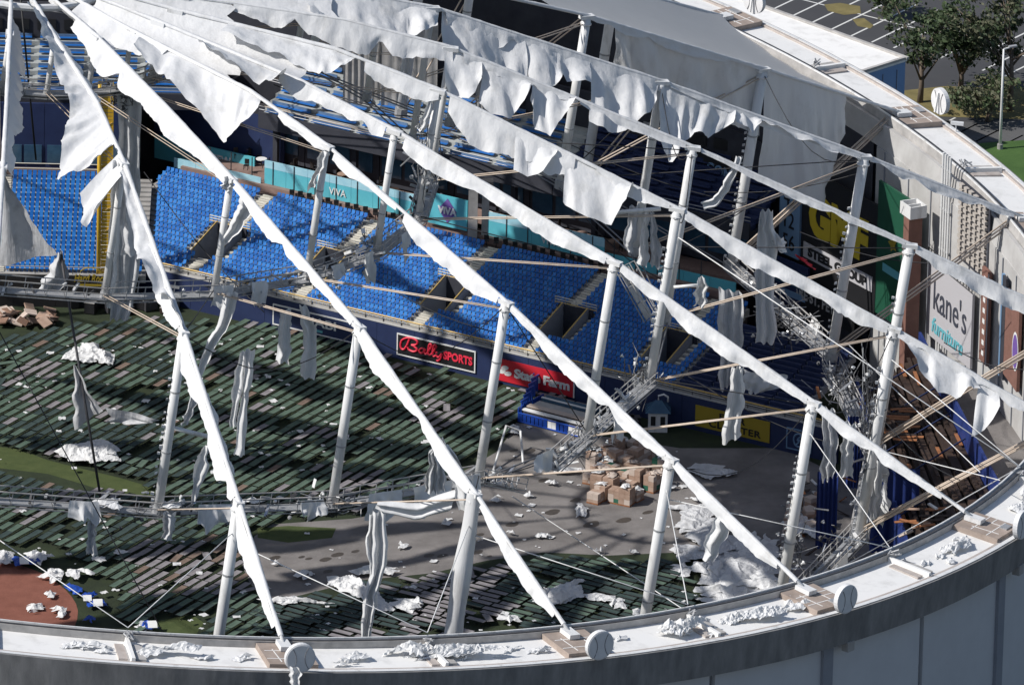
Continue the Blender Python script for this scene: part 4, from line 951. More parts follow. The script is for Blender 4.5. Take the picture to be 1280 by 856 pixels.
torn('folded white membrane sheet with a ridge crease and pointed corner', 3, [(262, 35, 246, 50), (278, 42, 262, 63), (300, 55, 283, 76), (320, 68, 302, 86), (340, 78, 325, 101), (352, 83, 338, 100), (358, 87, 356, 90)], .35, 1.0, 5, -2)
torn('broad white membrane sheet with scalloped edge over pale deck rows', 4, [(290, 12, 275, 40), (320, 20, 316, 58), (350, 33, 345, 62), (380, 45, 372, 78), (400, 52, 394, 92), (420, 60, 408, 95), (435, 66, 425, 84), (443, 70, 438, 74)], .35, .9, 6, -2)
torn('small square white membrane flap hanging over the dark upper stand', 4, [(645, 158, 642, 212), (660, 165, 658, 222), (675, 173, 676, 216), (690, 182, 690, 198), (698, 187, 696, 190)], .3, 1.6, 7, -.5)
torn('large square white membrane flap with ragged hem beside a steel arm', 4, [(706, 190, 704, 252), (715, 195, 716, 264), (730, 203, 736, 273), (750, 213, 765, 279), (770, 222, 781, 250), (795, 235, 790, 228)], .3, 1.5, 8, -.6)
torn('fringed white membrane curtain above the wrecked bench stand', 4, [(1133, 420, 1136, 436), (1150, 428, 1150, 466), (1162, 435, 1162, 476), (1175, 442, 1172, 491), (1195, 452, 1199, 496), (1213, 462, 1212, 482), (1224, 468, 1226, 484)], .3, 2.2, 9, -.6)
torn('narrow white membrane tail dangling over the brown planks', 4, [(1226, 470, 1214, 546), (1234, 474, 1224, 540), (1242, 478, 1238, 530), (1250, 483, 1249, 508)], .25, 2.2, 10, -.5)
torn('bulging white membrane pocket hanging beside a wrapped strut', 5, [(556, 62, 556, 106), (570, 66, 568, 121), (585, 72, 590, 122), (600, 78, 601, 100)], .5, 1.2, 11, -.8)
torn('pleated white membrane curtain with slanting hem over the upper stand', 5, [(604, 80, 599, 128), (615, 83, 612, 143), (632, 88, 638, 148), (650, 94, 652, 130), (663, 98, 664, 108)], .4, 1.7, 12, -.8)
torn('pointed white membrane flap hanging in front of dark rows', 5, [(665, 99, 664, 124), (670, 101, 668, 158), (682, 105, 688, 169), (700, 111, 704, 146), (719, 118, 719, 124)], .35, 1.8, 13, -.8)
torn('heap of white membrane gathered along the ridge by two drapes', 6, [(385, -6, 385, 22), (420, -4, 420, 34), (455, 0, 465, 48), (490, 5, 498, 50), (520, 9, 526, 42), (548, 14, 548, 30)], .55, 1.2, 14, -2)
torn('tall wavy white membrane curtain filling the gap between two ridges', 6, [(552, 14, 553, 58), (570, 19, 570, 82), (590, 25, 590, 92), (612, 32, 612, 98), (635, 39, 640, 104), (657, 45, 662, 112)], .55, 1.1, 15, -1)
torn('white membrane curtain split by a gap showing dark stands', 6, [(658, 45, 664, 106), (675, 50, 684, 112), (690, 55, 694, 108), (702, 58, 704, 92), (718, 63, 722, 104), (737, 69, 738, 106)], .5, 1.4, 16, -1)
torn('long heavy membrane curtain reaching below the next ridge', 6, [(738, 70, 738, 150), (755, 75, 754, 162), (775, 81, 777, 168), (792, 86, 796, 152), (808, 91, 812, 140), (827, 97, 822, 124)], .5, 1.5, 17, -1.2)
torn('ragged membrane curtain with blue-grey folds and torn points', 6, [(828, 104, 821, 162), (845, 110, 838, 206), (860, 115, 850, 182), (880, 122, 868, 166), (900, 128, 884, 172), (920, 135, 918, 152)], .5, 1.6, 18, -1.2)
torn('fringe of crumpled membrane scraps along the ridge', 6, [(920, 133, 920, 152), (930, 137, 940, 163), (950, 143, 953, 152), (975, 152, 972, 160), (1010, 165, 1010, 176), (1050, 183, 1048, 192)], .35, 2.6, 19, -.6)
torn('wide smooth grey membrane curtain under the intact roof', 7, [(770, 26, 770, 90), (800, 38, 800, 110), (850, 55, 850, 130), (900, 70, 900, 150), (952, 86, 950, 170)], .7, 1.5, 20, 1.0)
torn('grey membrane curtain with square corner beside the number board', 7, [(957, 87, 948, 222), (985, 97, 985, 248), (1010, 107, 1026, 261), (1035, 118, 1041, 214), (1056, 128, 1057, 150)], .6, 1.0, 21, 0.5)
# ---- intact membrane panels: outer ones behind ridge 7, and those near the hub
def panel(i0, i1, r0, r1, label, sag=1.2, m='membrane'):
    rows = []; nr, na = 18, 12
    for a in range(nr + 1):
        r = lerp(r0, r1, a / nr); row = []
        for q in range(na + 1):
            f = q / na; P = ridge_pt(i0, r).lerp(ridge_pt(i1, r), f)
            jag = 0.0
            if a == 0 or a == nr: jag = 1.2 * nz(q * 0.8, i0 * 3.0, a)
            row.append(P - RN * (sag * math.sin(f * PI) + 0.1 * nz(r * .4, q * .7, i0)) + (radial((i0 + i1) / 2) * jag))
        rows.append(row)
    return tag(MB().grid(rows).build('roof_panel', m, None, True), label, 'roof panel', None)
panel(7, 8, 64, 99.2, 'smooth intact roof membrane panel beside the white gutter', 1.2, 'roof_sheet')
panel(8, 9, 55, 99.2, 'intact roof membrane panel next to the smooth one, running out of view', 1.2, 'roof_sheet')
for a, r0, r1 in ((7, 9, 44), (8, 9, 56), (9, 9, 98), (10, 9, 56), (11, 9, 30), (6, 9, 34), (5, 9, 30), (4, 9, 20), (3, 9, 29), (2, 9, 25), (1, 9, 16)):  # out-of-view panels are extended to shade the interior and block sky light
    panel(a, a + 1, r0, r1, 'tattered roof membrane panel left around the central hub'); bpy.data.objects[-1] if False else None  # not all left over: the out-of-view ones are extended for shade
for o in COL.objects:
    if o.get('label') == 'tattered roof membrane panel left around the central hub': o['group'] = 'roof panels round the hub'
# hub ring where the ridges meet
hub = thing('hub_ring', 'steel tension ring where all ridge cables meet', 'hub')
for k in range(24): MB().bar(ring(k, 7.0, 20.9), ring(k, 8.3, 20.7), .3, .3).build('socket', 'white_paint', hub)
MB().tube([ring(k, 8.2, 20.6) for k in range(25)], 0.35, 8).build('tension_ring', 'white_paint', hub)
# ---- struts
STRUT = {}
RNAME = {23: 'the ridge beside the grey flag', 0: 'the ridge with the big ragged flag', 1: 'the ridge with the wrapped outer strut', 2: 'the slim ridge over the pallets', 3: 'the ridge crossing the blue seats', 4: 'the ridge with two square flaps', 5: 'the thin ridge crossing the gold letters', 6: 'the ridge lined with curtains', 7: 'the ridge edging the intact roof', 8: 'the ridge beneath the intact roof'}
SNAME = {83.5: 'outermost', 62.7: 'second-ring', 39.8: 'third-ring', 15.3: 'hub-ring'}
def strut(i, r, label, ladder=False, wrap=False):
    hb = BOT[r]; ht = ridge_h(i, r); P0_ = ring(i, r, hb); P1_ = ring(i, r, ht)
    g = thing('roof_strut', label, 'strut', 'white tubular struts of the wrecked roof')
    rad_ = {83.5: 0.48, 62.7: 0.42, 39.8: 0.32, 15.3: 0.24}[r]
    tb = MB().tube([P0_, P0_.lerp(P1_, .5), P1_ - RN * 0.3], rad_, 14).build('tube', 'white_paint', g, True)
    MB().tube([P0_ - RN * 0.35, P0_ + RN * 0.5], rad_ * 1.35, 10).build('foot', 'galvanised', g)
    MB().tube([P1_ - RN * 0.9, P1_ - RN * 0.75], rad_ * 1.25, 12).build('collar', 'white_paint', tb)
    for f_ in (.33, .66): MB().tube([P0_.lerp(P1_, f_), P0_.lerp(P1_, f_ + .008)], rad_ * 1.07, 14).build('weld_band', 'galvanised', tb)
    MB().obox(P1_ - RN * 0.15, radial(i) * 0.7, tang(i) * 0.35, RN * 0.18).build('cap', 'white_paint', g)
    if ladder:
        mb = MB(); n = int((ht - hb) / 0.62); R_ = random.Random(i * 11 + int(r))
        for k in range(n):
            c = ring(i, r, hb + 0.6 + k * 0.62) + V((-1, -0.35, 0)).normalized() * (rad_ + 0.2 + R_.uniform(-.05, .1))
            s_ = R_.uniform(.45, .9)
            if k < n * 0.75 and R_.random() > .15: MB().obox(c, V((0.16, 0.05, R_.uniform(-.06, .06))) * s_, V((0, 0.12, 0)) * s_, V((0.02, 0, 0.13)) * s_).build('lamp_bracket', R_.choice(['white_paint', 'white_paint', 'galvanised']), tb)
    if wrap:
        rows = []; n = 46
        for k in range(n + 1):
            t = k / n; c = P1_.lerp(P0_, t); row = []
            for q in range(15):
                a = 2 * PI * q / 14; rr = rad_ + 0.12 + 0.5 * t * (1 - .4 * t) + 0.22 * nz(math.cos(a) * 1.6, math.sin(a) * 1.6, t * 4 + i)
                row.append(c + V((math.cos(a), math.sin(a), 0)) * rr)
            rows.append(row)
        tag(MB().grid(rows).build('strut_wrap', 'membrane', None, True), 'white membrane wound in long folds round a strut, %s' % wrap, 'membrane')
    return g
SL = 'white tubular roof strut with bare surface under a ridge cable'
for i in list(range(18, 24)) + list(range(0, 14)):
    for r in TOPR:
        lad = (i in (3, 4, 5, 6, 7) and r == 83.5) or (i in (4, 0) and r == 62.7)
        lb_ = ('%s white strut lined with lamp brackets under %s' if lad else 'plain %s white strut standing under %s') % (SNAME[r], RNAME[i]) if i in RNAME else SL
        strut(i, r, lb_, lad,
              'its foot behind the rim' if (i, r) == (1, 83.5) else None)
# ---- cables: diagonals (in the radial planes) and hoops, braces
def cable(a, b, r, m, label, grp, sag=0.0, name='tie_cable', cat='cable'):
    pts = [a.lerp(b, k / 8) - V((0, 0, 1)) * (sag * math.sin(PI * k / 8)) for k in range(9)] if sag else [a, b]
    return tag(MB().tube(pts, r, 6).build(name, m, None, True), label, cat, grp)
for i in list(range(19, 24)) + list(range(0, 12)):
    vis_outer = 3 <= i <= 7
    for k in range(4 if vis_outer else 2):
        o_ = tang(i) * ((k % 2 - .5) * 0.55) + RN * ((k // 2) * 0.4)
        cable(ring(i, 98.9, -0.5) + o_, ring(i, 83.5, BOT[83.5] + 0.3) + o_, 0.085, 'tan_sheath', ('tan tie cable in the rim bundle under ' + RNAME[i]) if i in RNAME else 'tan sheathed tie cable in a bundle from rim to strut foot', 'tan tie cables')
    for (ra, rb) in ((83.5, 62.7), (62.7, 39.8), (39.8, 15.3)):
        for k in range(2):
            o_ = tang(i) * ((k - .5) * 0.42)
            cable(ring(i, ra, ridge_h(i, ra) - 0.7) + o_, ring(i, rb, BOT[rb] + 0.2) + o_, 0.07 if ra > 70 else (0.055 if ra > 50 else 0.04), 'tan_sheath', ('tan tie cable pair at %s strut, %s' % (SNAME[ra], RNAME[i])) if i in RNAME else 'tan sheathed tie cable in a pair from ridge to inner strut foot', 'tan tie cables')
for r in (62.7, 39.8, 15.3, 83.5):
    for i in list(range(19, 24)) + list(range(0, 12)):
        if r == 83.5 and not 2 <= i <= 9: continue
        for k in range(2):
            a = ring(i, r + (k - .5) * 0.6, BOT[r] - 0.2); b = ring(i + 1, r + (k - .5) * 0.6, BOT[r] - 0.2)
            cable(a, b, 0.07, 'cable_steel', 'grey steel hoop cable joining neighbouring strut feet', 'hoop cables')
for i, ra, rb in ((0, 62.7, 39.8), (1, 62.7, 39.8), (2, 62.7, 62.7), (3, 83.5, 62.7), (4, 83.5, 83.5), (5, 83.5, 62.7), (6, 83.5, 62.7), (3, 62.7, 39.8), (5, 62.7, 39.8), (6, 62.7, 62.7), (22, 62.7, 83.5), (23, 62.7, 83.5), (0, 83.5, 62.7), (1, 83.5, 62.7), (7, 83.5, 83.5)):
    cable(ring(i, ra, ridge_h(i, ra) - 0.4), ring(i + 1, rb, BOT[rb] + 0.5), 0.05, 'black_cable', 'thin black bracing wire crossing between neighbouring ridges', 'black bracing wires')
for i, ra in ((0, 62.7), (1, 62.7), (2, 83.5), (3, 83.5), (4, 62.7), (5, 62.7), (6, 83.5)):
    cable(ring(i, ra, ridge_h(i, ra) - 0.4), ring(i + 1, ra, ridge_h(i + 1, ra) - 0.4), 0.045, 'black_cable', 'thin black wire hanging slack between two ridges', 'slack black wires', sag=3.5)
for i in (22, 23, 0, 1, 2, 3):
    cable(ring(i + 0.5, 99.2, 0.6), ring(i, 83.5, BOT[83.5] + 1 if i > 2 and i < 20 else 2.0), 0.045, 'white_paint', 'thin white stay wire from rim clamp to strut', 'white stay wires')
    cable(ring(i + 0.5, 99.2, 0.6), ring(i + 1, 83.5, 3.0), 0.045, 'white_paint', 'thin white stay wire from rim clamp to strut', 'white stay wires')
cable(ring(3.5, 99.2, 0.6), ring(4, 62.7, 10.0), 0.05, 'white_paint', 'thin white stay wire from rim clamp to strut', 'white stay wires')
for k, (x0, y0, x1, y1, Y0, Y1) in enumerate(((342, 106, 525, 146, 30, 24), (730, 271, 837, 354, 26, 20), (800, 324, 962, 240, 20, 40), (1180, 428, 1290, 462, 8, 0), (700, 175, 960, 262, 40, 34), (470, 350, 640, 420, 20, 2), (180, 215, 330, 390, 22, 8), (560, 600, 720, 560, -20, 4), (880, 240, 1080, 215, 45, 40), (1000, 290, 1180, 330, 34, 20), (860, 470, 1060, 560, 10, -8), (1100, 520, 1200, 600, -10, -25))):
    cable(at_y(x0, y0, Y0), at_y(x1, y1, Y1), 0.045, 'black_cable', 'thin black wire strung across the open roof bays', 'slack black wires', sag=0.8)
for (x0, y0, x1, y1, Y0, Y1) in ((1060, 430, 1225, 590, 5, -38), (1090, 560, 1250, 600, -15, -40), (640, 620, 860, 765, -20, -62)):
    cable(at_y(x0, y0, Y0), at_y(x1, y1, Y1), 0.045, 'white_paint', 'thin white wire running down to the near rim', 'white rim wires')
# ---- catwalks
RAILP = MB().obox((0, 0, 0.55), (0.03, 0, 0), (0, 0.03, 0), (0, 0, 0.55)).mesh('rail_post', 'galvanised')
def catwalk(P, Q, label, wreck=False, wd=0.75, m='galvanised', posts=True):
    P = V(P); Q = V(Q); g = thing('catwalk', label, 'catwalk', 'catwalk sections between strut feet'); d = (Q - P); L = d.length; d.normalize()
    s = d.cross(V((0, 0, 1))).normalized(); u = s.cross(d)
    n = max(2, int(L / 1.7))
    for k in range(n):
        a = P + d * (L * k / n); b = P + d * (L * (k + 0.96) / n); MB().bar(a, b, wd * 2, 0.08, u).build('deck_plate', 'galvanised', g)
    for sg in (-1, 1):
        for z in (0.55, -0.25, 1.1): rl = MB().bar(P + s * (sg * wd) + u * z, Q + s * (sg * wd) + u * z, 0.07, 0.09, u).build('rail', 'galvanised' if z < 0 else 'curb_grey', g)
        if posts:
            for k in range(n + 1):
                c = P + d * (L * k / n) + s * (sg * wd); inst(RAILP, 'rail_post', rl, frame_mw(c, d, s, u))
    R_ = random.Random(int(P.x * 7 + P.y * 3))
    for k in range(6 if not wreck else 22):
        c = P + d * (L * R_.random()) + s * R_.uniform(-wd, wd) + u * R_.uniform(0.1, 1.0)
        e = c + V((R_.gauss(0, .5), R_.gauss(0, .5), R_.gauss(0, .4))); MB().bar(c, e, R_.uniform(.1, .3), R_.uniform(.08, .25)).build('fixture', R_.choice(['silver', 'white_paint', 'dark_steel', 'galvanised']), g)
    return g
def foot(i, r): return ring(i, r, BOT[r])
m23 = foot(2, 62.7).lerp(foot(3, 62.7), .5)
catwalk(foot(2, 62.7), m23 + V((-1.2, -.6, -2.6)), 'snapped catwalk section hanging down to the grey walkway', True)
catwalk(m23 + V((1.6, .6, -1.2)), foot(3, 62.7), 'tilted stub of catwalk beside the loaded cart', True)
for i in (22, 23, 0, 1, 3):
    catwalk(foot(i, 62.7), foot(i + 1, 62.7), ['catwalk section over the infield clay side', 'catwalk section with hanging grey flags', 'catwalk section with railings bent above dark cots', 'catwalk section draped with white membrane', 'broken catwalk section above the grey walkway', 'tilted catwalk section above the fallen cart'][(i + 2) % 24], i in (0, 2, 3))
for i in (22, 23, 0, 1, 2, 3, 4):
    catwalk(foot(i, 39.8), foot(i + 1, 39.8), ['inner catwalk section beside the black padded wall', 'inner catwalk section in front of the yellow pole', 'inner catwalk section in front of the gold-lettered wall', 'inner catwalk section crossing before the first tunnel entrances', 'inner catwalk section with a climbing stair across the blue seats', 'inner catwalk section below the silver foil bundle', 'inner catwalk section under the dark stands'][(i + 2) % 24], i in (1, 2, 4))
for i in (22, 23, 0, 1, 2, 3, 4, 5):
    catwalk(foot(i, 15.3), foot(i + 1, 15.3), 'short catwalk section of the central ring high under the hub', False, .6)
for i in (3, 4, 5, 6):
    catwalk(foot(i, 83.5) + V((0, 0, rnd.uniform(-1.2, .5))), foot(i + 1, 83.5) + V((0, 0, rnd.uniform(-1, .5))), ['wrecked outer catwalk section above blue curtains', 'wrecked outer catwalk section above the bench stand', 'wrecked outer catwalk section full of twisted lamps', 'wrecked outer catwalk section before the motto board'][i - 3], True, .8, 'dark_steel')
P = at_y(777, 335, ring(5, 62.7, 0).y); Q = at_y(812, 398, ring(5, 62.7, 0).y - 1)
catwalk(P, Q, 'broken catwalk section dangling steeply like a ladder over shaded seats', False, .75)
# wreckage bundles of twisted metal and lamps hanging at strut feet
def bundle(c, label, n, spread, seed, mats=('silver', 'white_paint', 'dark_steel', 'galvanised', 'galvanised')):
    R_ = random.Random(seed); g = thing('wreckage', label, 'wreckage', None, c)
    for q in range(n):
        p = V((R_.gauss(0, spread[0]), R_.gauss(0, spread[1]), R_.gauss(0, spread[2])))
        e = p + V((R_.gauss(0, .55), R_.gauss(0, .4), R_.gauss(0, .55)))
        k_ = R_.random()
        if k_ < .14: MB().bar(p, e, R_.uniform(.1, .4), R_.uniform(.02, .06)).build('twisted_plate', R_.choice(mats), g)
        elif k_ < .42:
            a_ = V((R_.gauss(0, 1), R_.gauss(0, 1), R_.gauss(0, .7))).normalized(); L_ = R_.uniform(.12, .26)
            MB().tube([p, p + a_ * L_, p + a_ * L_ * 1.05, p + a_ * (L_ * 1.5)], [.09, .11, .17, .2], 8).build('lamp', R_.choice(mats), g)
        else:
            q_ = V((R_.gauss(0, spread[0]), R_.gauss(0, spread[1]), R_.gauss(0, spread[2]))) * .8; d_ = p.lerp(q_, .5) + V((R_.gauss(0, .3), R_.gauss(0, .2), -R_.uniform(0, .5)))
            MB().tube([p, p.lerp(d_, .6), d_, q_.lerp(d_, .4), q_], R_.uniform(.02, .05), 5).build('bent_pipe', R_.choice(('dark_steel', 'dark_steel', 'dark_steel', 'galvanised')), g)
bundle(at_y(1085, 510, ring(4, 83.5, 0).y), 'mass of twisted silver lamps clinging to the outer strut', 55, (.5, .5, 2.6), 1)
bundle(at_y(1052, 480, ring(5, 83.5, 0).y), 'tangled dark catwalk remains beside a white cloth lump', 55, (1.2, .8, 1.4), 2, ('dark_steel', 'dark_steel', 'silver', 'galvanised'))
bundle(at_y(985, 400, ring(6, 83.5, 0).y), 'row of broken lamps along the catwalk beneath the dark board', 60, (1.8, .8, 1.5), 3)
bundle(at_y(1050, 690, ring(4, 83.5, 0).y + 4), 'crumpled dark truss end behind the rim', 50, (1.6, .8, 1.2), 4, ('dark_steel', 'dark_steel', 'silver'))
bundle(at_y(530, 205, ring(4, 39.8, 0).y), 'crumpled silver foil duct hanging beside the VIVA terrace'.replace('VIVA', 'cyan'), 60, (.7, .5, 1.8), 5, ('silver', 'silver', 'white_paint', 'galvanised'))
bundle(at_y(152, 118, ring(2, 15.3, 0).y), 'tangle of dark equipment at the central ring above the grey drape', 55, (1.1, .6, .9), 6, ('dark_steel', 'dark_steel', 'galvanised', 'silver'))
bundle(at_y(798, 475, ring(4, 62.7, 0).y), 'lamp cluster at the catwalk corner above the stacked pallets', 45, (.7, .6, 1.4), 7)
bundle(at_y(730, 560, ring(3, 62.7, 0).y), 'crumpled white metal at the broken catwalk joint', 34, (1.1, .6, .8), 8, ('white_paint', 'silver', 'galvanised'))
bundle(at_y(990, 690, ring(3, 83.5, 0).y + 3), 'heap of small lamps hanging at a strut behind the rim', 40, (.8, .6, 1.5), 9)
bundle(at_y(400, 350, ring(2, 39.8, 0).y), 'lamp rack at the inner catwalk joint over blue seats', 30, (.9, .5, .6), 10)
bundle(at_y(455, 300, ring(3, 39.8, 0).y), 'white crumpled fittings on the inner catwalk by the aisle steps', 26, (.6, .5, .8), 11, ('white_paint', 'galvanised', 'silver'))
bundle(at_y(180, 640, ring(0, 62.7, 0).y), 'bent dark lamps at the catwalk joint above dark cots', 34, (1.3, .5, .7), 12, ('dark_steel', 'galvanised', 'dark_steel'))
bundle(at_y(405, 630, ring(1, 62.7, 0).y), 'bent white railing posts bunched on the catwalk over cots', 40, (2.2, .5, .7), 13, ('white_paint', 'galvanised'))

# rags caught on the catwalks
def rag(i, r, ln, drop, label, seed, out=0.8):
    a0 = ring(i, r, BOT[r]); top = []; bot = []; n = 6
    d = tang(i); R_ = random.Random(seed)
    for k in range(n + 1):
        P = a0 + d * (ln * (k / n - .5)) + V((0, 0, 1.05)) - radial(i) * out * (-1 if 0 else 1) * 0
        P = P + (V((P.x, P.y, 0)).normalized() * out if r > 0 else V()); top.append(P)
        bot.append(P - V((0, 0, drop * (0.5 + .9 * R_.random() * (1 if 0 < k < n else .5)))) + V((R_.gauss(0, .3), -.4, 0)))
    tag(cloth(top, bot, .4, 2.2, 9, seed, .3, .3).build('rag', 'membrane', None, True), label, 'membrane', 'membrane rags on the catwalks')
for k, (i, r, ln, dr) in enumerate(((0.3, 62.7, 3, 2.2), (0.85, 62.7, 2.2, 1.6), (1.3, 62.7, 3.4, 2.4), (1.62, 62.7, 4.5, 2.0), (1.9, 62.7, 2, 3.4), (2.5, 62.7, 2.5, 1.8), (3.3, 62.7, 2.4, 2.2), (-.4, 62.7, 2.5, 1.8), (1.4, 39.8, 1.6, 1.8), (2.3, 39.8, 1.8, 1.5), (2.75, 39.8, 1.4, 2.4), (1.05, 39.8, 2.0, 2.0), (3.4, 39.8, 1.5, 2.0), (4.5, 83.5, 2.5, 3.0), (5.4, 83.5, 2.2, 2.6), (6.3, 83.5, 2.5, 2.0), (3.6, 83.5, 2.6, 2.4), (4.9, 83.5, 1.6, 3.4))):
    rag(i, r, ln, dr, 'torn white rag of membrane caught on a catwalk railing', 300 + k)
# ---- loose strips and flags (not fixed to a ridge line)
def hang(label, L_, R_, Y, amp=.25, waves=2.0, seed=0, m='membrane', nv=14, name='hanging_membrane', thick=True):
    """sheet between a left and a right edge polyline given in pixels (top to bottom), in the vertical plane Y"""
    Lp = [at_y(x, y, Y) for x, y in L_]; Rp = [at_y(x, y, Y) for x, y in R_]; nu = 12
    def rs(P, t):
        k = t * (len(P) - 1); j = min(int(k), len(P) - 2); return P[j].lerp(P[j + 1], k - j)
    rows = []
    for v_ in range(nv + 1):
        t = v_ / nv; a = rs(Lp, t); b = rs(Rp, t); row = []
        for u in range(nu + 1):
            f = u / nu; p = a.lerp(b, f); wd = (b - a).length
            p = p + V((1, 0, 0)) * (min(.3, wd * .35) * (nz(t * 5.5, seed * 2.3, f * .6) + .6 * nz(t * 13, seed * 1.3 + 7, f * 1.5)) * min(1, t * 5))
            rip = math.sin(f * PI * waves * 2 + seed + t * .8) + 0.7 * nz(f * 3, t * 3, seed)
            p = p + V((0, -1, 0)) * (amp * rip * min(1, wd / 1.0)) + V((0, 0, 1)) * ((0.25 * nz(f * 5, seed, 3.0)) if v_ == nv else 0)
            row.append(p)
        rows.append(row)
    return tag(MB().grid(rows).build(name, m, None, True), label, 'membrane')
Yr = lambda i, r: ring(i, r, 0).y
hang('tall grey membrane drape hanging from the central ring beside the yellow pole', [(147, 100), (146, 200), (142, 300), (138, 400)], [(178, 108), (176, 200), (176, 320), (162, 400)], Yr(2, 15.3), .45, 2.2, 1, 'dirty_shaded_membrane')
hang('white twisted membrane rope in front of the grey drape', [(141, 200), (140, 250), (136, 320), (132, 385)], [(152, 205), (152, 250), (148, 320), (140, 385)], Yr(0, 39.8), .3, 1.4, 2)
hang('short grey membrane flap spread behind the ragged white panel', [(150, 225), (152, 320)], [(163, 260), (176, 318)], Yr(0, 39.8) + 3, .3, 1.4, 3, 'dirty_shaded_membrane')
hang('big grey triangular flag hanging above the inner catwalk', [(4, 219), (-12, 270), (-20, 335)], [(7, 222), (36, 270), (70, 318)], 24.0, .35, 1.3, 4, 'dirty_shaded_membrane')
hang('grey bag of membrane caught on top of the leaning rod', [(72, 316), (60, 340), (48, 362)], [(78, 314), (86, 345), (72, 368)], 23.8, .5, 1.2, 5, 'dirty_shaded_membrane')
hang('grey pointed flag on the leaning rod above the dark cots', [(92, 456), (92, 500), (93, 537)], [(94, 456), (112, 490), (131, 512)], 20.0, .3, 1.2, 6, 'dirty_shaded_membrane')
hang('grey tail of membrane stretched between the leaning rod and a strut', [(130, 508), (140, 522), (128, 528)], [(200, 524), (190, 528), (165, 530)], 19.5, .2, 1.2, 7, 'dirty_shaded_membrane')
o = cable(at_y(76, 318, 23.9), at_y(130, 648, 16.0), 0.13, 'dark_steel', 'dark rod leaning across the cots with grey flags', None, name='leaning_rod', cat='rod')
cable(at_y(26, 0, 40), at_y(45, 200, 40), 0.10, 'black_cable', 'black hanging cable in front of the corner upper deck', None, name='hanging_cable')
hang('double white membrane strip dangling over green cots', [(300, 440), (292, 480), (287, 535)], [(308, 438), (303, 480), (297, 532)], Yr(1, 62.7) + 3, .3, 1.2, 8)
hang('longer white membrane strip dangling beside the double strip', [(307, 437), (301, 500), (292, 568)], [(319, 437), (312, 500), (303, 570)], Yr(1, 62.7) + 2.6, .3, 1.2, 9)
hang('grey-white membrane strip hanging before the dispensary letters'.replace('dispensary', 'white'), [(350, 388), (348, 420), (345, 452)], [(364, 386), (363, 420), (362, 455)], Yr(2, 39.8) - 3, .3, 1.4, 10)
hang('white membrane strip bent like an elbow below the inner catwalk', [(374, 382), (380, 425), (376, 472)], [(384, 382), (396, 410), (394, 474)], Yr(2, 39.8) - 3.5, .35, 1.4, 11)
hang('white membrane strip drooping from the inner catwalk to the cots', [(284, 366), (270, 412), (255, 425), (246, 470)], [(298, 366), (284, 412), (266, 435), (252, 470)], Yr(1, 39.8) - 2, .3, 1.2, 12)
hang('grey shaded membrane strip below the drooping one', [(244, 478), (232, 515), (226, 530)], [(254, 470), (246, 500), (236, 530)], Yr(1, 39.8) - 2.5, .3, 1.2, 13, 'dirty_shaded_membrane')
hang('white membrane scrap hanging behind the broad white ridge strip', [(252, 560), (244, 580), (238, 632)], [(262, 555), (258, 590), (243, 630)], Yr(0, 62.7) + 2, .3, 1.2, 14)
hang('white gathered membrane curtain hanging at the strut beside the walkway', [(541, 548), (536, 580), (529, 616)], [(548, 546), (556, 580), (559, 614)], Yr(1, 83.5) + 12, .6, 3.0, 15)
hang('white membrane flap blown sideways across the ridge joint', [(552, 548), (566, 600), (572, 640)], [(562, 560), (590, 600), (604, 632)], Yr(1, 83.5) + 5, .5, 1.5, 16)
hang('white membrane swag stretched along the broken catwalk', [(468, 636), (480, 642), (520, 652), (560, 640)], [(472, 628), (490, 628), (525, 630), (572, 612)], Yr(1, 83.5) + 6, .3, 2, 17)
hang('tall column of white membrane hanging to the rim beside a wire', [(466, 640), (466, 700), (455, 760), (450, 806)], [(482, 640), (484, 700), (470, 760), (466, 806)], Yr(1, 83.5) - 2, .5, 1.6, 18)
hang('second fold of white membrane beside the tall hanging column', [(462, 642), (458, 690), (462, 730)], [(472, 640), (474, 690), (470, 735)], Yr(1, 83.5) - 1.6, .4, 1.4, 19)
hang('grey membrane scrap under the catwalk over the walkway', [(110, 650), (108, 692)], [(121, 650), (119, 694)], Yr(0, 62.7) - 1, .3, 1.4, 20, 'dirty_shaded_membrane')
hang('pale blue-grey cloth under the catwalk beside a strut', [(203, 640), (203, 672)], [(220, 640), (214, 676)], Yr(0, 62.7) - 1, .3, 1.4, 21, 'dirty_shaded_membrane')
hang('white membrane strip hanging at the steel arm before dark stands', [(787, 258), (780, 300), (782, 312)], [(800, 256), (795, 300), (790, 318)], Yr(5, 62.7) + 3, .35, 1.3, 22, 'dirty_shaded_membrane')
hang('pair of white membrane folds hanging at the end of the steel arm', [(803, 266), (800, 300), (797, 330)], [(812, 262), (812, 300), (808, 334)], Yr(5, 62.7) + 2, .35, 1.3, 23)
hang('grey membrane fold hanging next to the steel arm end', [(812, 264), (814, 300), (812, 330)], [(818, 266), (826, 310), (824, 336)], Yr(5, 62.7) + 2.2, .35, 1.3, 24, 'dirty_shaded_membrane')
cable(at_y(768, 266, Yr(5, 62.7) + 2), at_y(826, 261, Yr(5, 62.7) + 2), 0.2, 'white_paint', 'short white steel arm holding membrane strips', None, name='steel_arm', cat='steel arm')
hang('twisted white membrane ribbon slanting down from a thin ridge', [(920, 195), (908, 225), (894, 246), (876, 252)], [(928, 197), (916, 232), (900, 258), (880, 262)], Yr(5, 70), .3, 1.5, 25)
hang('small white cloth bag tied to a steel arm', [(873, 346), (868, 365), (868, 382)], [(881, 346), (884, 365), (880, 384)], Yr(5, 62.7) - 2, .4, 1.2, 26)
cable(at_y(842, 359, Yr(5, 62.7) - 2), at_y(878, 356, Yr(5, 62.7) - 2), 0.16, 'white_paint', 'short white steel arm ending in a cloth bag', None, name='steel_arm', cat='steel arm')
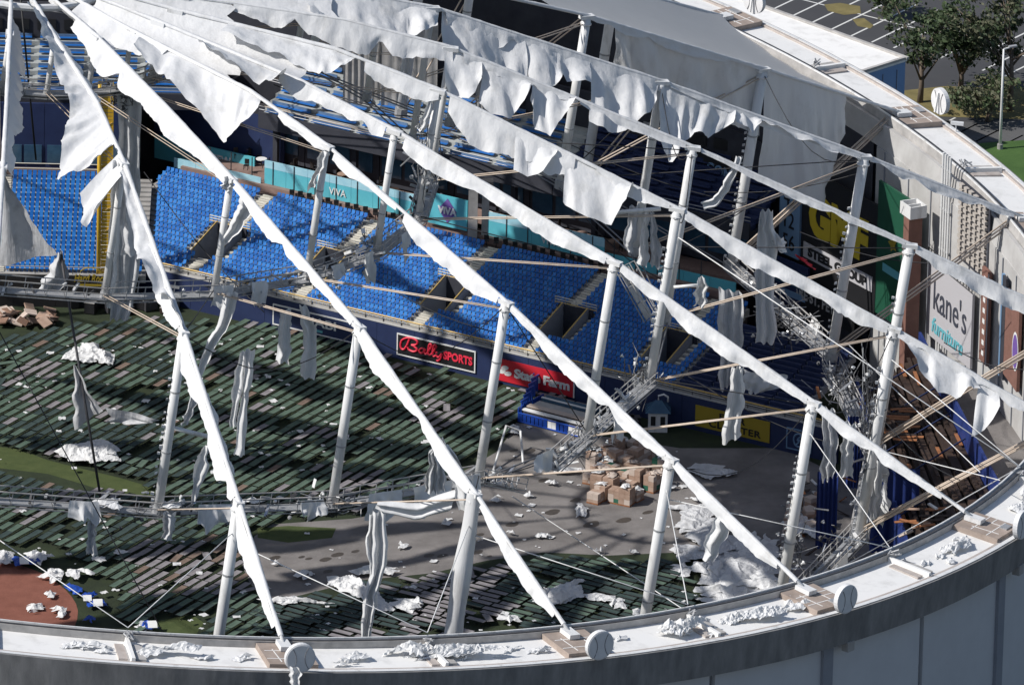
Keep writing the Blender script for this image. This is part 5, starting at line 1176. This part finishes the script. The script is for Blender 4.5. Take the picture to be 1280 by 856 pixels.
hang('tall white membrane column with tied top before the dark boards', [(950, 264), (946, 300), (944, 360), (946, 428)], [(966, 262), (972, 300), (970, 360), (968, 430)], Yr(6, 72), .5, 2.2, 27)
hang('white membrane lump beside the tied column', [(968, 292), (966, 310)], [(980, 298), (984, 318)], Yr(6, 72) - .5, .4, 1.2, 28)
hang('grey membrane sheet with pleats in deep shade above the yellow sign', [(898, 360), (898, 420), (900, 490)], [(928, 366), (930, 420), (914, 480)], Yr(6, 62.7) + 4, .4, 2.6, 29, 'dirty_shaded_membrane')
hang('white striped membrane towel dangling before the yellow sign', [(915, 458), (908, 510), (901, 556)], [(930, 458), (929, 510), (925, 545)], Yr(4, 70), .35, 1.8, 30)
hang('grey crumpled membrane sheet lying over shaded rail', [(930, 462), (928, 480), (935, 492)], [(985, 470), (975, 485), (950, 490)], Yr(5, 70), .4, 2, 31, 'dirty_shaded_membrane')
hang('long grey pleated membrane beside a blue curtain', [(1026, 508), (1028, 560), (1028, 602)], [(1044, 512), (1046, 560), (1042, 596)], Yr(4, 83.5) - 3, .4, 2.0, 32, 'dirty_shaded_membrane')
hang('white pleated membrane beside the grey pleated one', [(1055, 525), (1052, 560), (1048, 596)], [(1071, 532), (1068, 560), (1064, 596)], Yr(4, 83.5) - 3.4, .4, 1.8, 33)
hang('pale membrane fall hanging behind the lamp-covered strut', [(1092, 575), (1088, 620), (1086, 660)], [(1104, 575), (1104, 620), (1100, 655)], Yr(4, 83.5) + 1, .4, 1.6, 34)
hang('white membrane strip hanging from the slim ridge over the fabric field', [(897, 640), (884, 670), (876, 700)], [(912, 640), (910, 670), (888, 702)], Yr(2, 90), .3, 1.4, 35)
hang('white membrane draped over the strut above the tunnel entrance', [(303, 240), (296, 262), (278, 300)], [(312, 245), (314, 270), (282, 306)], Yr(1, 39.8) - .6, .4, 1.2, 37)
hang('small white membrane flap beside the draped strut', [(280, 220), (276, 235)], [(288, 222), (286, 240)], Yr(1, 39.8) - .4, .3, 1.2, 38)
hang('white cloth knotted round a strut on the terrace side', [(400, 190), (392, 215), (384, 240)], [(410, 190), (402, 215), (394, 230)], Yr(2, 39.8) - .6, .4, 1.2, 39)
hang('tall white membrane triangle standing beside a strut over the upper deck', [(537, 124), (528, 145), (520, 160)], [(540, 126), (538, 145), (530, 166)], Yr(4, 39.8) - .6, .3, 1.2, 40)
hang('red banner strip flying in front of the dark board', [(993, 318), (1005, 328)], [(1004, 322), (1021, 338)], Yr(6, 74), .15, 1, 41, 'red_sign')
hang('white membrane scrap trailing down the fascia below the rim disc', [(362, 833), (362, 850), (364, 866)], [(374, 834), (375, 850), (376, 866)], ring(0, 105.4, 0).y - .3, .2, 1.5, 42)
hang('pale membrane strip hanging among struts beside the drape', [(508, 50), (500, 90), (503, 120)], [(516, 50), (510, 90), (507, 125)], Yr(8, 62.7), .3, 1.2, 43)
cable(at_y(205, 532, Yr(0, 62.7)), at_y(262, 546, Yr(0, 62.7) + 1), 0.2, 'white_paint', 'short white steel arm beside the broad ridge strip', None, name='steel_arm', cat='steel arm')

# ================================================================== FIELD: cots, fabric heaps, cart, pallets, debris
E1, E2 = ET, EN
def cot_mesh():
    mb = MB(); n = 6; top = []
    for k in range(n + 1):
        y = lerp(-0.95, 0.95, k / n); sag = 0.045 * (1 - (y / 0.95) ** 2)
        top.append([V((-0.33, y, 0.5)), V((0, y, 0.5 - sag)), V((0.33, y, 0.5))])
    mb.grid(top, 0)
    for sx in (-1, 1): mb.obox((sx * 0.335, 0, 0.475), (0.025, 0, 0), (0, 0.97, 0), (0, 0, 0.025), 1)
    for y in (-0.8, 0, 0.8):
        for sx in (-1, 1): mb.bar((sx * 0.35, y, 0.46), (-sx * 0.28, y, 0.0), 0.03, 0.03, V((0, 1, 0)), 1)
    return mb
COT = cot_mesh(); CK = ['canvas_green', 'canvas_grey', 'canvas_brown', 'canvas_deep']
COTM = {m_: COT.mesh('cot', [m_, 'plastic_black'], False) for m_ in CK}
REG_A = [(-60, 440), (0, 425), (75, 408), (200, 398), (345, 408), (420, 428), (500, 452), (600, 476), (700, 500), (690, 506), (650, 520), (632, 548), (600, 565), (560, 592), (535, 625), (440, 640), (350, 648), (325, 660), (308, 690), (312, 728), (320, 752), (335, 770), (330, 800), (260, 800), (170, 792), (110, 745), (70, 700), (0, 668), (-60, 660)]
REG_C = [(318, 756), (370, 750), (460, 730), (545, 722), (610, 706), (690, 696), (770, 700), (846, 702), (870, 740), (866, 775), (760, 800), (620, 806), (480, 812), (330, 812)]
REG_D = [(655, 480), (700, 486), (800, 516), (800, 528), (720, 512), (660, 500)]
HOLE = [[(-60, 553), (25, 558), (110, 583), (200, 610), (190, 626), (110, 612), (0, 588), (-60, 586)], [(165, 800), (195, 772), (250, 765), (262, 782), (230, 805)], [(316, 655), (425, 655), (425, 682), (316, 680)], [(28, 686), (64, 680), (150, 740), (150, 800), (40, 800)], [(585, 780), (660, 770), (640, 805), (590, 805)]]
cots = []
R_ = random.Random(21)
def place(reg, along, pl, pw, jx, deep):
    ax = E2 if along == 2 else E1; bx_ = E1 if along == 2 else E2
    pts = [at_z(x, y, 0) for x, y in reg]; o = A0
    us = [(p - o).dot(ax) for p in pts]; vs2 = [(p - o).dot(bx_) for p in pts]
    u = min(us)
    iv = 0; v_ = min(vs2)
    while v_ < max(vs2):
        u = min(us) + R_.uniform(-.3, .3) * jx
        while u < max(us):
            P = o + ax * u + bx_ * v_; P.z = 0; px = to_px(P + V((0, 0, .3)))
            if inpoly(px[0], px[1], reg) and not any(inpoly(px[0], px[1], h) for h in HOLE) and (P.x ** 2 + P.y ** 2) < 94 ** 2 and (P - A0).dot(EN) < -1.0:
                if R_.random() > 0.05: cots.append((P + ax * R_.gauss(0, .05 * jx) + bx_ * R_.gauss(0, .04 * jx), ax, R_.gauss(0, .02 * jx) if R_.random() > .04 else R_.gauss(0, .35), px, deep))
            u += pl
        v_ += pw
place(REG_A, 2, 2.0, 1.07, 1.1, 0); place(REG_C, 1, 2.15, 0.93, 1.6, 1); place(REG_D, 1, 2.1, 0.95, 1.2, 2)
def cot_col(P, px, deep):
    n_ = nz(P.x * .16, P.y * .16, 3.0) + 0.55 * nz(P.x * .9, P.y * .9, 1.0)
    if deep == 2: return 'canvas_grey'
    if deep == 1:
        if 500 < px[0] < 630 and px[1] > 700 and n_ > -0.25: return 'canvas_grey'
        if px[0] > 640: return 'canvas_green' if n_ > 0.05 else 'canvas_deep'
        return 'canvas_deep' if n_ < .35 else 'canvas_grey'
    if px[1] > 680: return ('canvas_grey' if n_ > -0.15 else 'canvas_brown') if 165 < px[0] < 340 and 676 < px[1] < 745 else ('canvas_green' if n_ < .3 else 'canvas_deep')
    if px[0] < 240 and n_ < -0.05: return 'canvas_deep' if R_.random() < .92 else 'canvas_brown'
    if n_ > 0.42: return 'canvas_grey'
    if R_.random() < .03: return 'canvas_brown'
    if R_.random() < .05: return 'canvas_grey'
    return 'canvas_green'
cots.sort(key=lambda c: (c[0] - CAM).length)
GL = {'canvas_green': 'green canvas camp cot in the rows set out on the turf', 'canvas_grey': 'grey canvas camp cot in the rows set out on the turf', 'canvas_brown': 'brown canvas camp cot in the rows set out on the turf', 'canvas_deep': 'dark wet-looking green canvas camp cot in the shaded rows'}  # canvas_deep is just a deeper green of the same canvas
rest = MB(); cnt = 0
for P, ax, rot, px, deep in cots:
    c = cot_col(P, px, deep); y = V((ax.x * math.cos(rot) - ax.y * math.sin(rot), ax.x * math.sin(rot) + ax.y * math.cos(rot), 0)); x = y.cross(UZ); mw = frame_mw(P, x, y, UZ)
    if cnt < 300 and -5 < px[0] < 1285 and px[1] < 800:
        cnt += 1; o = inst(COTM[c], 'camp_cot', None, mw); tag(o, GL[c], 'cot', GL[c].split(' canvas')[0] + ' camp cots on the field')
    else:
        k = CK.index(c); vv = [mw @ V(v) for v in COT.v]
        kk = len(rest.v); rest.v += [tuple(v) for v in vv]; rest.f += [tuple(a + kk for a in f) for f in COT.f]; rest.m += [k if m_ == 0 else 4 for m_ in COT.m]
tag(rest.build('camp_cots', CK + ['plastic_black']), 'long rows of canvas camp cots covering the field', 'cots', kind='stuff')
# crumpled membrane heaps
def heap(px, py, rx, ry, hgt, label, seed, z=0.3, m='membrane', rot=0.0, name='membrane_heap', P=None, flat=0.6, fr=1.0):
    """crumpled sheet: several overlapping angular patches with sharp creases"""
    c = P if P is not None else at_z(px, py, z); mb = MB(); Q = random.Random(int(seed * 97) + 3)
    area = rx * ry; npatch = max(3, min(9, int(2.5 + area / 2.5))); ca, sa = math.cos(rot), math.sin(rot)
    for p_ in range(npatch):
        if p_ == 0: ox, oy, sx, sy = 0, 0, rx * .8, ry * .8
        else:
            a = Q.uniform(0, 2 * PI); k = Q.uniform(.25, .75); ox, oy = math.cos(a) * rx * k, math.sin(a) * ry * k; sx, sy = rx * Q.uniform(.22, .6), ry * Q.uniform(.22, .6)
            if Q.random() < .3: sx *= 1.7; sy *= .35
        an0 = Q.uniform(0, PI / 2); cor = []
        for q in range(4):
            a = an0 + q * PI / 2 + Q.uniform(-.5, .5); k = Q.uniform(.75, 1.3); cor.append((ox + math.cos(a) * sx * k, oy + math.sin(a) * sy * k))
        n = max(8, min(26, int(max(sx, sy) * 2 / .22))); rows = []
        lift = Q.uniform(0, .12) * p_; tw = Q.uniform(0, 99)
        for j in range(n + 1):
            row = []; v = j / n
            for i in range(n + 1):
                u = i / n; e = min(u, 1 - u, v, 1 - v) * 2
                x = (cor[0][0] * (1 - u) + cor[1][0] * u) * (1 - v) + (cor[3][0] * (1 - u) + cor[2][0] * u) * v
                y = (cor[0][1] * (1 - u) + cor[1][1] * u) * (1 - v) + (cor[3][1] * (1 - u) + cor[2][1] * u) * v
                x += .28 * nz(x * 1.1, y * 1.1, tw) + .1 * nz(x * 4, y * 4, tw); y += .28 * nz(x * 1.1, y * 1.1, tw + 30) + .1 * nz(x * 4, y * 4, tw + 9)
                k = .75 * fr
                dv_ = noise.voronoi(V((x * k + tw, y * k, tw)))[0]; dw_ = noise.voronoi(V((x * 2.1 * k + tw, y * 2.1 * k, tw + 5.)))[0]
                cr = 1 - min(1, (dv_[1] - dv_[0]) * 1.7); c2 = 1 - min(1, (dw_[1] - dw_[0]) * 1.6)
                rr = min(1, math.hypot(x / max(rx, .1), y / max(ry, .1)))
                h = hgt * .8 * ((1 - rr) * .35 + .42 * cr * (.35 + .65 * e) + .22 * c2) + lift * (.4 + .6 * e) + .05 * p_ * e + .02 * nz(x * 6, y * 6, tw)
                row.append(V((x * ca - y * sa, x * sa + y * ca, max(.0, h))))
            rows.append(row)
        mb.grid(rows)
    o = mb.build(name, m, None, False, c); return tag(o, label, 'membrane heap')
heap(108, 450, 2.7, 3.2, 1.3, 'rounded white membrane heap lying on dark cots behind the leaning rod', 1.0, .35)
heap(118, 566, 3.5, 3.6, 1.1, 'spread white membrane sheet heap lying on cots before the bright turf', 2.3, .4, rot=.2)
heap(448, 742, 1.9, 5.2, 1.2, 'tall crumpled white membrane heap at the edge of the grey walkway', 3.1, .3, rot=.5)
heap(470, 716, 2.5, 1.2, .9, 'narrow white membrane roll on the grey walkway', 4.1, .1)
heap(505, 758, 2.4, 2.0, .8, 'white membrane heap lying across grey cots beside the tall column', 5.4, .4)
heap(378, 720, 1.1, 1.3, .9, 'small white membrane lump on the grey walkway', 6.1, .05)
heap(365, 752, 3.0, 1.6, .7, 'wide low white membrane heap on dark cots near the walkway', 7.9, .4)
heap(535, 602, 1.0, 1.6, .9, 'small white membrane bundle beside the last green cots', 8.2, .1)
heap(640, 540, 1.2, 1.6, .8, 'white membrane bundle beside the blue fence', 9.7, .1)
heap(700, 745, 2.7, 3.8, 1.0, 'white membrane heap behind the second ridge foot on shaded cots', 10.3, .4, rot=-.6)
heap(745, 750, 2.6, 1.3, .7, 'long white membrane shred lying on shaded cots', 11.1, .4)
heap(772, 757, 1.0, 2.0, .6, 'white membrane scrap with forked end on shaded cots', 11.9, .4)
heap(795, 766, .9, .9, .4, 'pale small membrane scrap on dark cots', 12.5, .4)
heap(635, 775, 1.6, 1.4, .6, 'thin white membrane scrap by the shaded cots', 12.9, .4)
heap(725, 637, .7, 2.8, .8, 'narrow white membrane shred standing on the grey walkway', 13.2, .05)
heap(915, 700, 5.2, 9.5, .5, 'great spread of white membrane covering the ground beside the rim', 14.4, .15, 'dirty_shaded_membrane', flat=.8, fr=.8)
for k, (x, y, a, b) in enumerate(((868, 690, 2.6, 3.0), (895, 720, 2.4, 4.5), (950, 712, 2.8, 3.5), (900, 755, 2.8, 2.4), (965, 745, 2.0, 2.6), (850, 715, 1.4, 2.4), (885, 668, 2.2, 3.4), (935, 685, 2.0, 3.0))):
    heap(x, y, a, b, .5, 'crumpled white membrane sheet overlapping the great spread by the rim', 80 + k * 1.3, .25, 'membrane' if k % 2 else 'dirty_shaded_membrane')['group'] = 'sheets of the great membrane spread'
for k, (x, y, a, b) in enumerate(((610, 600, .8, .9), (620, 625, .6, .8), (690, 605, .9, .8), (660, 620, .5, .6), (545, 590, .7, .8), (590, 640, .9, .6), (505, 683, .7, .6), (470, 690, .5, .4), (640, 668, .6, .5), (560, 655, .6, .7), (330, 735, .7, .7), (300, 690, .5, .5), (345, 770, .8, .7), (390, 775, 1.0, .6), (405, 790, .6, .6), (520, 775, .6, .7), (300, 640, .9, .5), (280, 655, .6, .4), (345, 705, .6, .3), (680, 670, .7, .9), (748, 690, .5, .4), (790, 690, .5, .4), (840, 610, .9, .7), (870, 625, .7, .6))):
    heap(x, y, a, b, .5, 'small crumpled membrane bit lying on the walkway or nearby cots', 100 + k * 1.7, .15)['group'] = 'small crumpled membrane bits'
heap(935, 735, 4.2, 4.6, .6, 'thick white membrane folds at the edge of the great spread', 15.2, .3, 'membrane')
heap(868, 650, 2.6, 4.5, .4, 'shaded white membrane sheet lying beyond the slim ridge', 16.6, .1, 'dirty_shaded_membrane')
heap(890, 592, 3.0, 2.2, .5, 'flat shaded membrane sheet on the dark walkway', 17.1, .1, 'dirty_shaded_membrane')
heap(1000, 660, 2.5, 3.4, .9, 'white membrane heap among brown rubble behind the strut', 18.8, .2)
heap(715, 590, 1.5, 1.2, .8, 'white membrane bundle beside the packed pallets', 19.1, .1)
heap(5, 700, 1.6, 2.3, 1.1, 'white membrane heap at the edge of the clay', 20.3, .05)
heap(48, 700, 1.4, 2.2, 1.0, 'white membrane bundle beside a blue tarpaulin', 21.4, .1)
heap(68, 722, 1.4, 2.4, 1.1, 'bright crumpled membrane heap below a stay wire', 22.6, .1)
heap(95, 720, 1.8, 1.4, .9, 'white membrane tail curling over cots near the clay', 23.2, .3)
heap(64, 746, .9, 1.1, .7, 'small white cloth lump on the clay edge', 24.3, .05)
heap(42, 762, 1.0, 1.3, .9, 'round white cloth lump lying on red clay', 25.3, .02)
heap(77, 766, 1.1, 1.6, .9, 'crumpled white cloth beside red clay and cots', 26.3, .02)
heap(126, 701, .8, .9, .6, 'white cloth wad on dark green cots', 27.7, .4)
heap(152, 691, .8, .8, .4, 'tiny white cloth wad beside a grey strut', 28.7, .4)
heap(178, 787, .9, 1.2, .8, 'white cloth wad beside the blue box on bright turf', 29.7, .05)
heap(140, 632, 1.7, 1.5, .9, 'grey-white membrane lump snagged on the field catwalk', 30.7, 1.0, 'dirty_shaded_membrane', P=foot(23, 62.7).lerp(foot(0, 62.7), .75) + UZ * .3)
heap(210, 625, 1.2, 1.0, .8, 'white membrane knot snagged at the catwalk joint', 31.4, 1.0, P=foot(0, 62.7) + V((1, 0, .4)))
heap(320, 610, 1.3, .9, .9, 'white membrane knot on the catwalk railing over cots', 32.4, 1.0, P=foot(0, 62.7).lerp(foot(1, 62.7), .55) + UZ * .4)
# rim heaps lying in the gutter
def rim_heap(i, rx, ry, h, label, seed, r=101.6, nn=1):
    heap(0, 0, rx, ry, h, label, seed, P=ring(i, r, -0.66), rot=math.atan2(tang(i).y, tang(i).x), fr=1.8, flat=.8)
rim_heap(-0.42, 3.6, 1.1, 1.0, 'white membrane heap in the gutter above the red clay', 41)
rim_heap(-0.66, 2.4, .9, .8, 'long white membrane tail in the gutter near the clay', 42, 101.2)
rim_heap(-0.15, 1.6, .8, .35, 'thin scatter of membrane shreds in the gutter beside the first disc', 43)
rim_heap(0.55, 6.0, 1.3, 1.2, 'big crumpled white membrane heap filling the gutter between two discs', 44)
rim_heap(0.42, 2.6, 1.2, 1.9, 'tall white membrane folds on the gutter heap', 45, 100.8)
rim_heap(0.22, 2.2, 1.0, .7, 'small white membrane heap in the gutter beside the first disc', 46)
rim_heap(0.86, 1.6, 1.0, .4, 'thin white membrane shreds in the gutter by an anchor pad', 47)
rim_heap(1.40, 3.2, 1.5, 1.9, 'tall white membrane heap in the gutter past the second disc', 48)
rim_heap(1.72, 3.6, 1.4, 1.3, 'long white membrane heap in the gutter before the third disc', 49)
rim_heap(1.90, 2.0, 1.0, .9, 'shredded white membrane in the gutter by the third pad', 50)
rim_heap(2.78, 2.6, 1.2, 1.0, 'shredded white membrane heap in the gutter before the stone pad', 51)
rim_heap(3.42, 3.2, 1.5, 2.4, 'high white membrane bundle draped over the rim at the corner', 52)
rim_heap(3.25, 1.8, 1.0, .8, 'white membrane tail beside the high rim bundle', 53)
for k in range(26):
    i = rnd.uniform(-.9, 3.5)
    if abs(i - round(i)) < .07: continue
    heap(0, 0, rnd.uniform(.5, 1.3), rnd.uniform(.3, .7), rnd.uniform(.3, .7), 'little crumple of torn membrane lying in the rim gutter', 150 + k, P=ring(i, rnd.uniform(100.5, 103.1), -0.66), rot=math.atan2(tang(i).y, tang(i).x), fr=1.8)['group'] = 'membrane crumples in the gutter'
# blue fence cart with long boxes
b0 = at_z(648, 528, 0); b1 = at_z(726, 548, 0); du = (b1 - b0).normalized(); dv = V((-du.y, du.x, 0)); Lc = (b1 - b0).length
ct = thing('equipment_cart', 'blue-fenced cart loaded with long pale planks and boxes beside red sign', 'cart', None)
def cb(a0, a1, d0, d1, z0, z1, nm, m_): MB().obox(b0 + du * ((a0 + a1) / 2) + dv * ((d0 + d1) / 2) + UZ * ((z0 + z1) / 2), du * ((a1 - a0) / 2), dv * ((d1 - d0) / 2), UZ * ((z1 - z0) / 2)).build(nm, m_, ct)
cb(0, Lc, 0.3, 4.2, 0.15, 0.55, 'bed', 'dark_steel')
cb(0.1, Lc - .1, 0.35, 0.9, .56, 1.15, 'long_box', 'dark_wall'); cb(0.1, Lc - .1, 0.36, 0.88, 1.16, 1.26, 'plank', 'white_sign')
cb(0.2, Lc - .3, 1.0, 1.7, .56, 1.30, 'long_box', 'wood_dark'); cb(0.2, Lc - .3, 1.05, 1.75, 1.31, 1.42, 'plank', 'cardboard_pale')
cb(0.4, Lc - .3, 1.9, 3.0, .56, 1.35, 'long_box', 'curb_grey'); cb(0.5, Lc - .4, 3.1, 4.1, .56, 1.6, 'long_box', 'glass_dark')
cb(0.5, Lc - .4, 3.12, 3.3, 1.61, 1.7, 'plank', 'white_sign')
for k in range(15):
    a = k * Lc / 15
    if k in (7, 8, 12, 13, 14): cb(a, a + Lc / 15 * .95, 0.0, 0.08, 0.1, 1.05, 'white_panel', 'white_sign')
    else:
        for q in range(3): cb(a + q * .13, a + q * .13 + .07, 0.0, 0.08, 0.1, 1.05, 'fence_slat', 'blue_tarp')
cb(0, Lc, -.05, 0.0, 0.1, .22, 'fence_rail', 'blue_tarp'); cb(0, Lc, -.05, 0.0, .95, 1.07, 'fence_rail', 'blue_tarp')
for k in range(9): cb(-.1, -.02, k * .5, k * .5 + .4, .1, 1.5, 'fence_slat', 'blue_tarp')
fl = thing('fence_panel', 'blue slatted fence panels standing upright beside the loaded cart', 'fence', None)
for k in range(6):
    P = at_z(652 + k * 3.2, 524 - k * 7, 0)
    for q in range(4): MB().obox(P + E2 * (q * .32) + UZ * 1.0, E2 * .1, E1 * .05, UZ * .9).build('slat', 'blue_tarp', fl)
    MB().obox(P + E2 * .5 + UZ * 1.85, E2 * .7, E1 * .06, UZ * .07).build('rail', 'blue_tarp', fl)
# pallets of shrink-wrapped cartons
pal = 0
PBLK = [(732, 590), (742, 566), (775, 556), (815, 560), (832, 585), (828, 612), (800, 622), (742, 618)]
pspots = []
for a in range(22, 46):
    for b in range(-60, 0):
        P = A0 + E1 * (a * 1.36) + E2 * (b * 1.32); x, y = to_px(P + V((0, 0, .8)))
        if inpoly(x, y, PBLK): pspots.append(P)
for k, P in enumerate(pspots):
    if rnd.random() < .12: continue
    P = P + E1 * rnd.gauss(0, .08) + E2 * rnd.gauss(0, .08)
    key = (round(P.x, 1), round(P.y, 1))
    if key in globals().setdefault('PK', set()): continue
    PK.add(key); hgt = rnd.choice([.9, 1.2, 1.5, 1.6, 1.9]); g = thing('carton_pallet', 'shrink-wrapped pallet of brown cartons in the packed block', 'pallet', 'packed pallets of cartons', V((P.x, P.y, 0))); g.rotation_euler.z = math.atan2(E1.y, E1.x) + rnd.gauss(0, .08)
    MB().box(-.6, .6, -.6, .6, .02, .14).build('pallet_base', 'wood', g)
    for a in range(2):
        for b in range(2):
            for l in range(3): MB().box(-.58 + a * .585, -.01 + a * .585, -.58 + b * .585, -.01 + b * .585, .15 + l * hgt / 3, .15 + (l + .97) * hgt / 3).build('carton', rnd.choice(['cardboard', 'cardboard', 'cardboard_pale', 'cardboard_pale', 'cardboard'] if rnd.random() > .02 else ['green_wrap']), g)
    if rnd.random() < .45: heap(0, 0, .75, .75, .4, 'torn pale wrap lying on top of a carton pallet', 60 + k, P=V((P.x, P.y, hgt + .16)), m=rnd.choice(['membrane', 'cardboard_pale']), name='torn_wrap')['group'] = 'torn wraps on pallets'
for k in range(16):
    x = rnd.uniform(985, 1035); y = rnd.uniform(630, 668); P = at_z(x, y, 0); hgt = rnd.uniform(.8, 1.5)
    g = thing('carton_stack', 'loose stack of brown cartons among rubble beyond the strut', 'cartons', 'loose carton stacks by the blue curtain', V((P.x, P.y, 0))); g.rotation_euler.z = rnd.uniform(0, 3)
    for l in range(3): MB().box(-.5 + rnd.uniform(-.1, .1), .5, -.45, .45 + rnd.uniform(-.1, .1), .02 + l * hgt / 3, .02 + (l + .96) * hgt / 3).build('carton', rnd.choice(['cardboard', 'cardboard_pale']), g)
# small kiosk with blue roof
P = at_z(822, 536, 0); g = thing('ticket_kiosk', 'small white kiosk with blue pitched roof by the shaded wall', 'kiosk', None, P)
MB().box(-.9, .9, -.9, .9, 0, 2.0).build('wall', 'white_paint', g)
for x in (-.45, .45): MB().box(x - .22, x + .22, -.95, -.9, .7, 1.6).build('window', 'black_board', g)
mb = MB(); mb.add([(-1.2, -1.2, 2.0), (1.2, -1.2, 2.0), (1.2, 1.2, 2.0), (-1.2, 1.2, 2.0), (-.3, 0, 2.9), (.3, 0, 2.9)], [(0, 1, 5, 4), (1, 2, 5), (2, 3, 4, 5), (3, 0, 4), (3, 2, 1, 0)]); mb.build('roof', 'glass_dark', g)
MB().tube([(0, .1, 2.9), (0, .1, 3.3), (.5, .1, 3.45), (.9, .1, 3.2), (.9, .1, 2.7)], .1, 6).build('arch', 'white_paint', g, True)
# flight cases, stacked dark chairs near the wall
for k in range(10):
    P = at_z(745 + k * 5.5 + rnd.uniform(-3, 3), 522 + k * 1.5 + rnd.uniform(-3, 6), 0); g = thing('equipment_case', 'black equipment case standing below the shaded wall by the kiosk', 'case', 'black cases by the kiosk', P); g.rotation_euler.z = rnd.uniform(0, 1)
    MB().box(-.6, .6, -.4, .4, .05, .9).build('body', 'black_board', g); MB().box(-.62, .62, -.42, .42, .9, .98).build('lid', 'dark_steel', g)
# blue tarpaulins / boxes with white labels near the clay
for k, (x, y, sx_, sy_, lb) in enumerate(((28, 704, 1.6, 2.2, 'blue tarpaulin bundle with white label at the edge of the clay'), (120, 757, 1.5, 2.0, 'blue tarpaulin bundle with two white labels on the cots'), (112, 747, 1.1, 1.2, 'small blue tarpaulin bundle behind the two-label bundle'), (188, 785, 1.2, 1.5, 'blue tarpaulin box with white label on the bright turf'), (48, 705, .6, .8, 'tiny blue bag beside the membrane bundle'), (90, 738, 1.6, 1.6, 'dark blue tarpaulin spread by the clay edge'), (112, 776, .9, 1.0, 'blue-grey tarpaulin lump beside the stay wire foot'))):
    o = heap(x, y, sx_ * .8, sy_ * .8, .8, lb, 70 + k, .2, 'blue_tarp', name='blue_tarpaulin'); o['category'] = 'tarpaulin'
    if 'white label' in lb: MB().obox((0.2, -sy_ * .35, .62), (.42, .06, 0), (-.05, .55, .12), (0, -.005, .02)).build('label_sheet', 'paper_white', o)
    if 'two white' in lb: MB().obox((-.8, .5, .55), (.38, .06, 0), (-.05, .4, .12), (0, -.005, .02)).build('label_sheet', 'paper_white', o)
# scattered scraps
R_ = random.Random(5)
SCM = []
for q in range(6):
    mb = MB(); rows = []
    for a in range(4):
        rows.append([V((lerp(-.5, .5, u / 4) * (1 + .3 * nz(a, u, q)), lerp(-.5, .5, a / 3) * (1 + .3 * nz(u, a, q + 9.)), .12 + .22 * nz(u * .8 + q * 3, a * .9))) for u in range(5)])
    SCM.append(mb.grid(rows).mesh('scrap', 'membrane', True))
SCP = [(rnd_x, rnd_y) for rnd_x, rnd_y in [(R_.uniform(0, 870), R_.uniform(420, 800)) for _ in range(620)]]
ns = 0
for x, y in SCP:
    if ns > 296: break
    inA = inpoly(x, y, REG_A); inC = inpoly(x, y, REG_C); inW = inpoly(x, y, WALK)
    if not (inA or inC or inW): continue
    P = at_z(x, y, .46 if (inA or inC) else .03); s = R_.choice([.2, .25, .3, .35, .4, .5, .7]); a = R_.uniform(0, 6.28)
    o = inst(SCM[ns % 6], 'membrane_scrap', None, Matrix.Translation(P) @ Matrix.Rotation(a, 4, 'Z') @ Matrix.Diagonal((s, s * R_.uniform(.5, 1.2), s, 1)))
    tag(o, 'small white scrap of torn membrane scattered over cots and walkway', 'scrap', 'small membrane scraps on the field'); ns += 1
# pinkish pallets heap and clutter by the corner wall, bent metal on the walkway
for k in range(34):
    P = at_z(R_.uniform(-5, 66), R_.uniform(386, 404), R_.uniform(.1, .7)); o = MB().box(-.6, .6, -.5, .5, 0, .14).build('wooden_pallet', R_.choice(['shell', 'cardboard', 'cardboard_pale', 'wood_dark']), None, False, P)
    o.rotation_euler = (R_.gauss(0, .25), R_.gauss(0, .25), R_.uniform(0, 3)); tag(o, 'pinkish wooden pallet tumbled below the black padded wall', 'pallet', 'tumbled pallets below the black wall')
for k in range(26):
    P = at_z(R_.uniform(80, 230), R_.uniform(372, 392), .1); g = thing('equipment_crate', 'small dark crate among clutter along the black padded wall', 'crate', 'crates along the black wall', P); g.rotation_euler.z = R_.uniform(0, 3)
    h = R_.uniform(.5, 1.2); MB().box(-.5, .5, -.4, .4, 0, h).build('body', R_.choice(['dark_steel', 'wood_dark', 'shell', 'galvanised', 'black_board', 'red_sign'] if R_.random() > .6 else ['dark_steel', 'black_board']), g); MB().box(-.52, .52, -.42, .42, h, h + .06).build('lid', R_.choice(['curb_grey', 'dark_steel']), g)
for k in range(60):
    P = at_z(R_.uniform(1000, 1240), R_.uniform(600, 700) if R_.random() < .4 else R_.uniform(470, 600), 7.6); 
    if R_.random() < .5: P = at_z(R_.uniform(980, 1060), R_.uniform(600, 700), .1)
    o = MB().bar((-.7, 0, 0), (.7, .1, .15), R_.uniform(.1, .4), R_.uniform(.04, .15)).build('broken_plank', R_.choice(['wood', 'wood_dark', 'galvanised', 'cardboard_pale', 'white_paint']), None, False, P); o.rotation_euler = (R_.gauss(0, .4), R_.gauss(0, .4), R_.uniform(0, 3))
    tag(o, 'broken plank among rubble around the wrecked bench stand', 'plank', 'broken planks by the bench stand')
P = at_z(616, 590, 0); Q = at_z(632, 562, 0)
g = thing('bent_frame', 'bent white metal frame standing on the grey walkway', 'metal frame'); MB().tube([P, Q + UZ * 2.4, at_z(650, 566, 0) + UZ * 2.2], .11, 8).build('bent_pipe', 'white_paint', g, True); MB().tube([at_z(650, 566, 0) + UZ * 2.2, at_z(654, 580, 0)], .11, 8).build('leg', 'white_paint', g)
